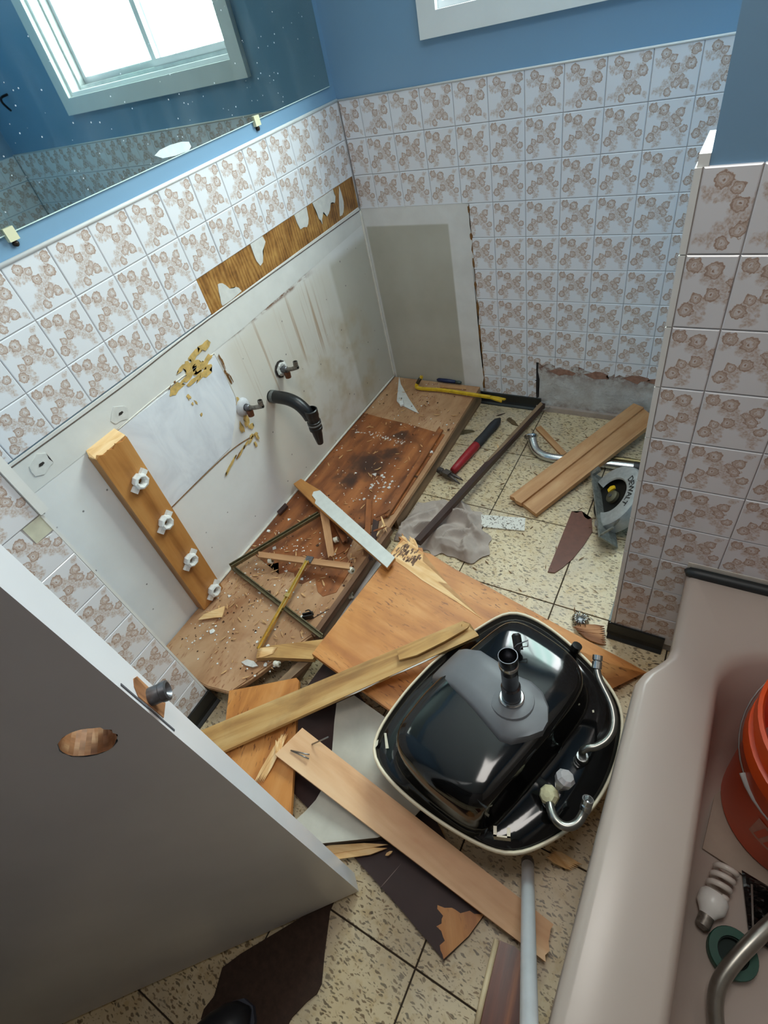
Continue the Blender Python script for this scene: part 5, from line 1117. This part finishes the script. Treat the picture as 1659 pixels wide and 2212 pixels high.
# ------------------------------------------------------------------ bathtub
M_TUB = plain('rose_beige_enamel', srgb(182, 167, 157), .3, var=.015, scale=4, coat=.0)
def tub():
    o = thing('bathtub', 'rose-beige enamel bathtub along the right side below the partition', 'bathtub', (1.63, -1.70, 0))
    X0, X1, Y0, Y1, H = 1.258, 1.995, PY - .006, -2.445, .345
    def leftx(y):
        t = min(1, max(0, (-1.165 - y) / .095)); t = t * t * (3 - 2 * t); return 1.305 + (X0 - 1.305) * t + max(0, (-1.26 - y)) * -.006
    ny, nx = 60, 22
    ysl = [Y0 + (Y1 - Y0) * (i / ny) ** 1.0 for i in range(ny + 1)]
    def outer(ins, bot=0):
        P = [Vector(((1.305 if False else leftx(y)) + ins, min(max(y, Y1 + ins), Y0 - ins * .3), 0)) for y in ysl]
        P += [Vector((X0 + (X1 - X0) * i / nx, Y1 + ins, 0)) for i in range(1, nx)]
        P += [Vector((X1 - ins, Y1 + (Y0 - Y1) * i / ny, 0)) for i in range(ny + 1)]
        P += [Vector((X1 - (X1 - 1.305) * i / nx, Y0 - ins * .3, 0)) for i in range(1, nx)]
        return P
    def inner(x0, x1, y0, y1, rc):
        P = []; n1, n2 = ny, nx
        def rr(x, y):
            # pull the corners of the rectangle onto a rounded one
            cx = min(max(x, x0 + rc), x1 - rc); cy = min(max(y, y1 + rc), y0 - rc); v = Vector((x - cx, y - cy, 0)); L = v.length
            if abs(x - cx) > 1e-9 and abs(y - cy) > 1e-9 and L > rc: v = v * (rc / L)
            return Vector((cx, cy, 0)) + v
        P += [rr(x0, y0 + (y1 - y0) * i / n1) for i in range(n1 + 1)]
        P += [rr(x0 + (x1 - x0) * i / n2, y1) for i in range(1, n2)]
        P += [rr(x1, y1 + (y0 - y1) * i / n1) for i in range(n1 + 1)]
        P += [rr(x1 - (x1 - x0) * i / n2, y0) for i in range(1, n2)]
        return P
    Z = lambda P, z: [p + Vector((0, 0, z)) for p in P]
    loops = [Z(outer(.045), .0), Z(outer(.030), .10), Z(outer(.016), H - .06), Z(outer(.006), H - .035), Z(outer(0), H - .024), Z(outer(.003), H - .010), Z(outer(.010), H - .002), Z(outer(.02), H),
             Z(inner(1.378, 1.945, -1.09, -2.36, .10), H - .001), Z(inner(1.388, 1.937, -1.105, -2.35, .10), H - .007), Z(inner(1.394, 1.931, -1.12, -2.34, .10), H - .022), Z(inner(1.402, 1.921, -1.15, -2.33, .11), H - .10), Z(inner(1.412, 1.908, -1.19, -2.31, .12), .14), Z(inner(1.421, 1.895, -1.21, -2.30, .13), .085), Z(inner(1.44, 1.87, -1.24, -2.27, .13), .060), Z(inner(1.50, 1.82, -1.32, -2.2, .13), .055)]
    b = BM(); loft(b, loops, False, True); part('tub_shell', b, M_TUB, o, smooth=True, angle=60)
    b = BM(); lathe(b, [(0, 0), (.022, 0), (.022, .002), (0, .003)], Matrix.Translation((1.66, -2.1, .0555)), 18); part('drain', b, M_CHROME, o, smooth=True, angle=40)
    b = BM(); tube(b, [(1.303, PY - .004, .347), (1.306, PY - .009, .347), (1.33, PY - .010, .347), (1.66, PY - .010, .347), (1.99, PY - .010, .347)], [.006, .011, .0125, .0125, .0125], 10); part('edge_strip', b, plain('black_rubber_strip', srgb(30, 34, 36), .5, var=.25, scale=50), o, smooth=True, label='black sealing strip along the tiles')
    b = BM(); box(b, (1.302, PY - .0015, .342), (1.99, PY - .0005, .368)); part('sealant', b, M_CAULK, o)
tub()
# ------------------------------------------------------------------ things in the tub
o = thing('cardboard_sheet', 'dull beige cardboard lying on the bottom of the bathtub under the bucket', 'cardboard', (1.6, -1.28, .06))
b = BM(); prism(b, [(1.444, -1.408, .066), (1.76, -1.47, .066), (1.80, -1.27, .066), (1.455, -1.262, .066)], .004); part('sheet', b, plain('beige_cardboard', srgb(168, 152, 138), .9, var=.08, scale=20), o)
def bucket():
    M_O = plain('orange_plastic', srgb(226, 78, 16), .35, var=.06, scale=10); c = (1.588, -1.275, .0665)
    o = thing('bucket', 'orange plastic bucket with a wire handle standing in the bathtub', 'bucket', c); M = Matrix.Translation(c)
    b = BM(); lathe(b, [(0, 0), (.122, 0), (.128, .006), (.138, .25), (.139, .262), (.150, .264), (.150, .30), (.143, .302), (.1435, .33), (.151, .332), (.152, .362), (.146, .364), (.141, .355), (.126, .01), (0, .008)], M, 48); part('shell', b, M_O, o, smooth=True, angle=35)
    rim = Vector(c) + Vector((0, 0, .31)); a = PI * 1.05
    pv = [rim + Vector((.151 * math.cos(t), .151 * math.sin(t), 0)) for t in (a - .9, a - .9 + PI)]
    path = []
    for k in range(25):
        t = PI * k / 24; m = (pv[0] + pv[1]) / 2; u = (pv[0] - pv[1]) / 2; v = Vector((-.62, -.55, -.95)).normalized() * .155
        path.append(m + u * 1.04 * math.cos(t) + v * math.sin(t) * 1.05 + Vector((-.012, -.02, 0)) * math.sin(t))
    path2 = [p for p in path]
    b = BM(); tube(b, path2, .0016, 6); part('wire_handle', b, plain('galvanised_wire', srgb(176, 172, 166), .35, .7), o, smooth=True)
    b = BM(); tube(b, path2[9:16], .0075, 10); part('grip', b, plain('white_grip', srgb(222, 218, 212), .5), o, smooth=True, angle=40)
    for p in pv:
        b = BM(); lathe(b, [(0, -.002), (.014, -.002), (.014, .005), (0, .007)], axis_matrix(p, p - rim), 12); part('handle_boss', b, M_O, o, smooth=True, angle=40)
    # printed square with slanting bars on the side
    def on_side(a0, a1, z0, z1, k0=0, k1=0, off=.0008):
        b = BM(); n = 8; A = []
        for i in range(n + 1):
            for zz in (z0, z1):
                t = a0 + (a1 - a0) * i / n + (k0 if zz == z0 else k1); r = .128 + (zz) / .25 * .010 + off
                A.append(b.verts.new(M @ Vector((r * math.cos(t), r * math.sin(t), zz))))
        for i in range(n): b.faces.new((A[2 * i], A[2 * i + 2], A[2 * i + 3], A[2 * i + 1]))
        return b
    t0 = math.radians(226)
    part('printed_square', on_side(t0, t0 + .52, .09, .165), plain('faded_pink_print', srgb(214, 150, 128), .5), o)
    for k in range(3): part('printed_bar', on_side(t0 + .06 + .14 * k, t0 + .14 + .14 * k, .10, .155, 0, .05, .0014), M_O, o)
bucket()
def cfl():
    a, c = Vector((1.462, -1.520, .080)), Vector((1.484, -1.425, .086)); d = (c - a).normalized()
    o = thing('spiral_light_bulb', 'white spiral light bulb lying on the tub bottom below the bucket', 'light bulb', (1.475, -1.47, .06)); M = axis_matrix(a, d); Mw = plain('milky_white_glass', srgb(214, 206, 198), .3, var=.03)
    b = BM(); lathe(b, [(0, -.024), (.006, -.024), (.012, -.019), (.0125, 0), (.0125, .004)], M, 16); part('screw_cap', b, M_OLDMETAL, o, smooth=True, angle=40)
    b = BM(); lathe(b, [(.0125, .0), (.016, .006), (.0235, .016), (.0245, .034), (.019, .042), (0, .043)], M, 20); part('ballast', b, M_PLASTIC, o, smooth=True, angle=40)
    b = BM(); pts = [M @ Vector((.016 * math.cos(t), .016 * math.sin(t), .043 + .052 * t / (6.4 * PI))) for t in [6.4 * PI * k / 84 for k in range(85)]]; pts = [M @ Vector((.010, 0, .038))] + pts; tube(b, pts, .0055, 8); part('spiral', b, Mw, o, smooth=True)
cfl()
o = thing('green_tape_roll', 'green roll of tape lying on the tub bottom by the bulb', 'tape', (1.506, -1.556, .06))
b = BM(); lathe(b, [(.024, 0), (.037, 0), (.038, .022), (.037, .024), (.024, .024), (.024, 0)], Matrix.Translation((1.506, -1.556, .0605)), 32, closed=False); part('tape_ring', b, plain('green_tape', srgb(12, 74, 58), .5), o, smooth=True, angle=40)
b = BM(); lathe(b, [(.0, .001), (.0239, .001), (.0239, .018), (.022, .018), (.021, .006), (.0, .006)], Matrix.Translation((1.506, -1.556, .0605)), 32, closed=False); part('core_ring', b, plain('dark_core', srgb(30, 44, 40), .8), o, smooth=True, angle=40)
def crumple():
    o = thing('black_plastic_bag', 'crumpled black plastic packaging in the tub beside the spiral bulb', 'packaging', (1.575, -1.475, .062)); b = BM(); N = 26; V_ = {}
    for i in range(N + 1):
        for j in range(N + 1):
            u, v = i / N - .5, j / N - .5; q = Vector((u * 6, v * 6, 1.7)); h = abs(noise.noise(q)) * .05 + abs(noise.noise(q * 2.3)) * .02
            e = max(0, 1 - (abs(u) * 2) ** 4) * max(0, 1 - (abs(v) * 2) ** 4)
            V_[i, j] = b.verts.new((1.585 + u * .13 - v * .02, -1.475 + v * .10 - u * .02, .0665 + h * e))
    for i in range(N):
        for j in range(N): b.faces.new((V_[i, j], V_[i + 1, j], V_[i + 1, j + 1], V_[i, j + 1]))
    part('film', b, plain('glossy_black_film', srgb(24, 22, 22), .15), o)
    b = BM(); tube(b, [(1.525, -1.435, .078), (1.535, -1.53, .078)], .002, 6); part('fold_edge', b, plain('clear_fold', srgb(120, 112, 106), .2), o, smooth=True)
crumple()
o = thing('shower_arm', 'bent grey metal pipe lying across the tub bottom at the lower right', 'pipe', (1.52, -1.62, .06))
b = BM(); tube(b, smooth_path([(1.5066, -1.7264, 0.0750), (1.4944, -1.6712, 0.0800), (1.4866, -1.6381, 0.0900), (1.4886, -1.6084, 0.1000), (1.5051, -1.5684, 0.1100), (1.5325, -1.5190, 0.1180), (1.5807, -1.4405, 0.1200)], 6), .0125, 14); part('bent_tube', b, plain('satin_grey_metal', srgb(150, 146, 138), .32, .85, var=.12, scale=40), o, smooth=True, angle=40)
# chrome rod leaning out of the pile
r0, r1 = Vector((1.1524, -1.5807, 0.0450)), Vector((1.2327, -1.8113, 0.3600)); rd = (r1 - r0).normalized()
o = thing('chrome_rod', 'long straight chrome rod rising from under the sink beside the tub', 'rod', r0)
b = BM(); tube(b, [r0, r0 + rd * .002, r0 + rd * .72], [.010, .0125, .0125], 18); part('rod_tube', b, plain('brushed_chrome', srgb(204, 206, 210), .36, .3, var=.05), o, smooth=True, angle=40)
b = BM(); tube(b, [r0 - rd * .012, r0 + rd * .004], .0132, 16); part('end_cap', b, M_STEEL, o, smooth=True, angle=40)

# ------------------------------------------------------------------ the upturned sink
M_ENB = plain('black_sink_underside', srgb(13, 13, 14), .09, var=.2, scale=6, spec=.5)
M_CREAM = plain('cream_enamel_rim', srgb(232, 218, 190), .3, var=.05, scale=20)
M_HOUSE = plain('grey_overflow_housing', srgb(104, 106, 110), .5, var=.10, scale=14)
def sink():
    ZR = .165
    rim = relax([Vector(p) for p in [(0.9539, -1.0777, 0.1650), (1.0033, -1.0754, 0.1650), (1.0527, -1.0931, 0.1650), (1.1112, -1.1216, 0.1650), (1.1625, -1.1498, 0.1650), (1.2136, -1.1888, 0.1650), (1.2481, -1.2223, 0.1650), (1.2618, -1.2541, 0.1650), (1.2654, -1.3125, 0.1650), (1.2651, -1.3802, 0.1650), (1.2546, -1.4347, 0.1650), (1.2338, -1.4821, 0.1650), (1.2081, -1.5258, 0.1650), (1.1641, -1.5764, 0.1650), (1.1386, -1.6002, 0.1650), (1.1151, -1.6107, 0.1650), (1.0750, -1.6153, 0.1650), (1.0239, -1.6149, 0.1650), (0.9611, -1.6112, 0.1650), (0.8997, -1.6012, 0.1650), (0.8359, -1.5858, 0.1650), (0.7954, -1.5648, 0.1650), (0.7783, -1.5478, 0.1650), (0.7719, -1.5253, 0.1650), (0.7711, -1.4772, 0.1650), (0.7850, -1.3874, 0.1650), (0.8120, -1.2963, 0.1650), (0.8507, -1.2120, 0.1650), (0.8924, -1.1515, 0.1650), (0.9207, -1.1021, 0.1650), (0.9361, -1.0864, 0.1650)]])
    N = 96; rim = relax(resample(rim, N), 2)
    top = [Vector(p) for p in [(0.8505, -1.5053, 0.2850), (0.8692, -1.4143, 0.2850), (0.9147, -1.2915, 0.2850), (0.9509, -1.2141, 0.2850), (0.9741, -1.1749, 0.2850), (1.0003, -1.1672, 0.2850), (1.0437, -1.1771, 0.2850), (1.0906, -1.1915, 0.2850), (1.1331, -1.2106, 0.2850), (1.1559, -1.2361, 0.2850), (1.1664, -1.2696, 0.2850), (1.1564, -1.3222, 0.2850), (1.1279, -1.4108, 0.2850), (1.0983, -1.4950, 0.2850), (1.0738, -1.5564, 0.2850), (1.0634, -1.5727, 0.2850), (1.0395, -1.5809, 0.2850), (0.9916, -1.5758, 0.2850), (0.9390, -1.5661, 0.2850), (0.8834, -1.5483, 0.2850), (0.8607, -1.5321, 0.2850)]]
    top = relax(resample(top, N), 3)
    cen = sum(rim, Vector()) / N; cen.z = 0
    def by_angle(P, n=N):
        c = sum(P, Vector()) / len(P); k = max(range(len(P)), key=lambda i: (P[i] - c).normalized().dot(Vector((-.2, 1, 0)).normalized())); return P[k:] + P[:k]
    rim, top = by_angle(rim), by_angle(top)
    def orient(P): return P if newell(P).z > 0 else [P[0]] + P[:0:-1]
    rim, top = orient(rim), orient(top)
    # match by angle about each outline's own middle
    def angular(P, n=N):
        c = sum(P, Vector()) / len(P); out = []
        for k in range(n):
            a = 2 * PI * k / n; d = Vector((math.cos(a), math.sin(a), 0)); best = None
            for p, q in zip(P, P[1:] + P[:1]):
                e = q - p; den = d.x * e.y - d.y * e.x
                if abs(den) < 1e-12: continue
                w = p - c; t = (w.x * e.y - w.y * e.x) / den; s = (w.x * d.y - w.y * d.x) / den
                if t > 0 and -1e-6 <= s <= 1 + 1e-6: best = c + d * t if best is None or (d * t).length > (best - c).length else best
            out.append(Vector((best.x, best.y, P[0].z)))
        return out
    rim, top = angular(rim), angular(top); ct = sum(top, Vector()) / N; cr = sum(rim, Vector()) / N
    o = thing('sink', 'black underside of a cream-rimmed basin lying upside down on the debris', 'sink', (cr.x, cr.y, .135))
    def at(P, c, s, z): return [Vector((c.x + (p.x - c.x) * s, c.y + (p.y - c.y) * s, z)) for p in P]
    def mixl(A, B, f, z): return [Vector((a.x + (b.x - a.x) * f, a.y + (b.y - a.y) * f, z)) for a, b in zip(A, B)]
    base = at(top, ct, 1.10, 0)
    zt = .285
    loops = [at(rim, cr, .985, .158), at(rim, cr, .975, .163), mixl(at(rim, cr, .975, 0), base, .55, .166), at(top, ct, 1.14, .167), at(top, ct, 1.105, .170), at(top, ct, 1.085, .180), at(top, ct, 1.06, .21), at(top, ct, 1.04, .245), at(top, ct, 1.022, .260), at(top, ct, 1.0, .270), at(top, ct, .965, .2765), at(top, ct, .91, .2815), at(top, ct, .82, .2855), at(top, ct, .68, .2885), at(top, ct, .5, .2905), at(top, ct, .3, .2917), at(top, ct, .08, .292)]
    b = BM(); loft(b, loops, False, True); part('bowl', b, M_ENB, o, smooth=True)
    b = BM(); lo = []
    for r_, z in ((.985, .157), (1.0, .154), (1.006, .160), (1.003, .1665), (.990, .1685), (.978, .1655), (.985, .157)): lo.append(at(rim, cr, r_, z))
    loft(b, lo); part('rim', b, M_CREAM, o, smooth=True, label='cream enamel edge all round')
    b = BM(); loft(b, [at(rim, cr, .983, .156), at(rim, cr, .97, .143), at(rim, cr, .86, .139)], False, True); part('basin_face', b, M_CREAM, o, smooth=True, angle=50)
    # overflow housing
    Lp = [(0.8489, -1.3507, 0.2150), (0.8811, -1.3723, 0.2720), (0.9241, -1.3868, 0.2980), (0.9825, -1.4129, 0.3020), (1.0249, -1.4354, 0.3030), (1.0558, -1.4512, 0.3030), (1.0784, -1.4485, 0.3020), (1.1033, -1.4292, 0.3020), (1.1255, -1.4038, 0.3000)]
    Rp = [(0.8824, -1.2576, 0.2150), (0.9120, -1.2779, 0.2720), (0.9497, -1.2833, 0.2980), (0.9947, -1.2961, 0.3020), (1.0383, -1.3110, 0.3030), (1.0739, -1.3127, 0.3030), (1.1011, -1.3251, 0.3020), (1.1210, -1.3501, 0.3020), (1.1290, -1.3800, 0.3000)]
    Lp = [Vector(p) for p in Lp]; Rp = [Vector(p) for p in Rp]; loops2 = []
    for l, r in zip(Lp, Rp):
        m = (l + r) / 2; dn_ = Vector((0, 0, -.030))
        loops2.append([l * 1.0 + (l - m) * .05 + dn_, l + Vector((0, 0, -.008)), l.lerp(r, .06), l.lerp(r, .3) + Vector((0, 0, .002)), l.lerp(r, .7) + Vector((0, 0, .002)), l.lerp(r, .94), r + Vector((0, 0, -.008)), r + (r - m) * .05 + dn_])
    b = BM(); loft(b, loops2, True, True); part('overflow_housing', b, M_HOUSE, o, smooth=True, angle=50, label='grey moulded overflow channel')
    dc_ = Vector((1.0516, -1.3680, 0.3000)); Md = axis_matrix(dc_, (-.06, .10, 1))
    b = BM(); lathe(b, [(.046, .0), (.044, .004), (.034, .007), (.0, .007)], Md, 28); part('drain_plate', b, M_HOUSE, o, smooth=True, angle=40)
    b = BM(); lathe(b, [(.0225, .005), (.0255, .007), (.0255, .012), (.0235, .014), (.020, .014)], Md, 24, closed=False); part('lock_nut', b, M_CHROME, o, smooth=True, angle=35, label='chrome ring nut')
    b = BM(); lathe(b, [(.0195, .012), (.0195, .05), (.0165, .054), (.0165, .112), (.0178, .115), (.0185, .15), (.0172, .15), (.0165, .10), (0, .09)], Md, 28, closed=False); part('tailpiece', b, plain('dark_chrome_tube', srgb(84, 84, 88), .25, .9, var=.25, scale=50), o, smooth=True, angle=35)
    b = BM(); lathe(b, [(.0175, .115), (.0190, .117), (.0190, .125), (.0178, .127)], Md, 28, closed=False); part('bead', b, M_CHROME, o, smooth=True, angle=35)
    pr = Vector((1.0197, -1.2434, 0.3150)); b = BM(); lathe(b, [(0, -.02), (.010, -.02), (.010, .012), (.006, .016), (0, .016)], axis_matrix(pr, (-.4, .7, .5)), 14); part('pop_up_port', b, M_BLACKP, o, smooth=True, angle=40)
    b = BM(); tube(b, [Vector(q) for q in [(1.0193, -1.2630, 0.3150), (1.0250, -1.2554, 0.3220), (1.0429, -1.2391, 0.3250), (1.0460, -1.2516, 0.3220), (1.0339, -1.2577, 0.3200), (1.0323, -1.2654, 0.3120)]], .0016, 6); part('wire_clip', b, M_STEEL, o, smooth=True)
    for nm, P, rad, lab in (('supply_tube', [(1.2000, -1.3763, 0.1850), (1.1986, -1.3781, 0.2150), (1.2060, -1.3713, 0.2250), (1.2194, -1.3642, 0.2280), (1.2341, -1.3473, 0.2320), (1.2413, -1.3261, 0.2360), (1.2399, -1.3042, 0.2400), (1.2317, -1.2824, 0.2440), (1.2194, -1.2642, 0.2480), (1.2055, -1.2484, 0.2520), (1.1922, -1.2324, 0.2570), (1.1838, -1.2163, 0.2620), (1.1808, -1.2033, 0.2680)], .0075, 'supply tube at the upper right of the sink'),
                            ('supply_tube', [(1.1666, -1.4886, 0.2050), (1.1723, -1.5037, 0.2120), (1.1836, -1.5178, 0.2140), (1.1984, -1.5237, 0.2140), (1.2121, -1.5203, 0.2140), (1.2233, -1.5078, 0.2140), (1.2283, -1.4929, 0.2160), (1.2302, -1.4807, 0.2220), (1.2305, -1.4754, 0.2300)], .0082, 'curled supply tube at the lower right of the sink')):
        p = smooth_path(P, 4); b = BM(); tube(b, p, rad, 14); q = part(nm, b, plain('satin_supply_tube', srgb(150, 148, 142), .3, .9, var=.1) if 'satin_supply_tube' not in bpy.data.materials else bpy.data.materials['satin_supply_tube'], o, smooth=True, label=lab)
        d = (p[-1] - p[-2]).normalized(); b = BM(); lathe(b, [(.0078, -.016), (.0102, -.014), (.0102, .0), (.0085, .002), (.0105, .004), (.0105, .014), (.0082, .014), (.0078, .002), (0, .001)], axis_matrix(p[-1], d), 12, closed=False); part('end_nut', b, M_CHROME, q, smooth=True, angle=35)
        b = BM(); lathe(b, [(.0, -.022), (.012, -.022), (.0135, -.016), (.0135, .0), (.0115, .004), (.0, .005)], axis_matrix(p[0] + Vector((0, 0, -.002)), (0, 0, 1)), 12); part('base_nut', b, M_CHROME, q, smooth=True, angle=35)
    kb = Vector([(1.1619, -1.4832, 0.2120)][0]); b = BM(); lathe(b, [(.007, -.03), (.018, -.012), (.019, -.002), (.014, .006), (.006, .008), (.0, .008)], axis_matrix(kb, (-.3, -.3, 1)), 9)
    part('gasket', b, plain('yellowed_putty', srgb(206, 198, 160), .7, var=.12, scale=80), o, label='yellowed washer on the lower tube')
    def glass():
        t = NT('clear_acrylic'); t.base((.93, .88, .90, 1)); t.set(Roughness=.03); t.b.inputs['Transmission Weight'].default_value = .55; t.b.inputs['IOR'].default_value = 1.49; return t.m
    kc = Vector([(1.1828, -1.4502, 0.2320)][0]); b = BM(); lathe(b, [(.0, -.032), (.007, -.03), (.0175, -.006), (.019, .006), (.013, .014), (.0, .016)], axis_matrix(kc, (.25, .35, .9)), 8); part('crystal_knob', b, glass(), o, label='faceted clear knob')
    for (u, v, z), w in zip([(1.1016, -1.5768, 0.1780)], (.016,)):
        b = BM(); M = Matrix.Translation((u, v, z)) @ Matrix.Rotation(.35, 4, 'Z'); box(b, (-w, -.010, -.012), (w, -.007, .012), M); box(b, (-w, -.010, .009), (-w * .6, .008, .012), M); box(b, (w * .6, -.010, .009), (w, .008, .012), M); part('mounting_clip', b, M_CREAM, o, label='cream mounting clip')
    for q in ([(0.7911, -1.5012, 0.1675), (0.7959, -1.4990, 0.1675), (0.8174, -1.5267, 0.1675), (0.8113, -1.5303, 0.1675)], [(1.1928, -1.2649, 0.1675), (1.1962, -1.2626, 0.1675), (1.1982, -1.2676, 0.1675), (1.1951, -1.2698, 0.1675)], [(0.7784, -1.5308, 0.1670), (0.7860, -1.5197, 0.1670), (0.7902, -1.5305, 0.1670), (0.7876, -1.5422, 0.1670)], [(1.1585, -1.3495, 0.1690), (1.1581, -1.3584, 0.1690), (1.1482, -1.3842, 0.1690), (1.1462, -1.3824, 0.1690)], [(1.1410, -1.3992, 0.1690), (1.1418, -1.4065, 0.1690), (1.1326, -1.4260, 0.1690), (1.1311, -1.4236, 0.1690)], [(1.1249, -1.4431, 0.1690), (1.1255, -1.4495, 0.1690), (1.1126, -1.4717, 0.1690), (1.1120, -1.4677, 0.1690)]):
        b = BM(); prism(b, q, .0008); part('paint_dab', b, plain('cream_dab', srgb(206, 198, 176), .6), o)
    b = BM(); c_ = Vector((1.1209, -1.1341, 0.1700)); lathe(b, [(0, 0), (.012, 0), (.012, .014), (.0, .016)], axis_matrix(c_, (.3, .3, 1)), 12); part('rim_clip', b, M_BLACKP, o, smooth=True, angle=40)
sink()
# ------------------------------------------------------------------ added fixture around the fill light (unseen, above the frame)
o = thing('added_fill_lamp', 'round white fixture added for the fill light, unseen above the middle of the room', 'lamp', (1.15, -1.38, CEIL - .06))
b = BM(); lathe(b, [(0, 0), (.02, -.004), (.16, -.006), (.17, .0), (.17, .058), (0, .058)], Matrix.Translation((1.15, -1.38, CEIL - .0605)), 32)
part('shade', b, M_PLASTIC, o, smooth=True, angle=40)
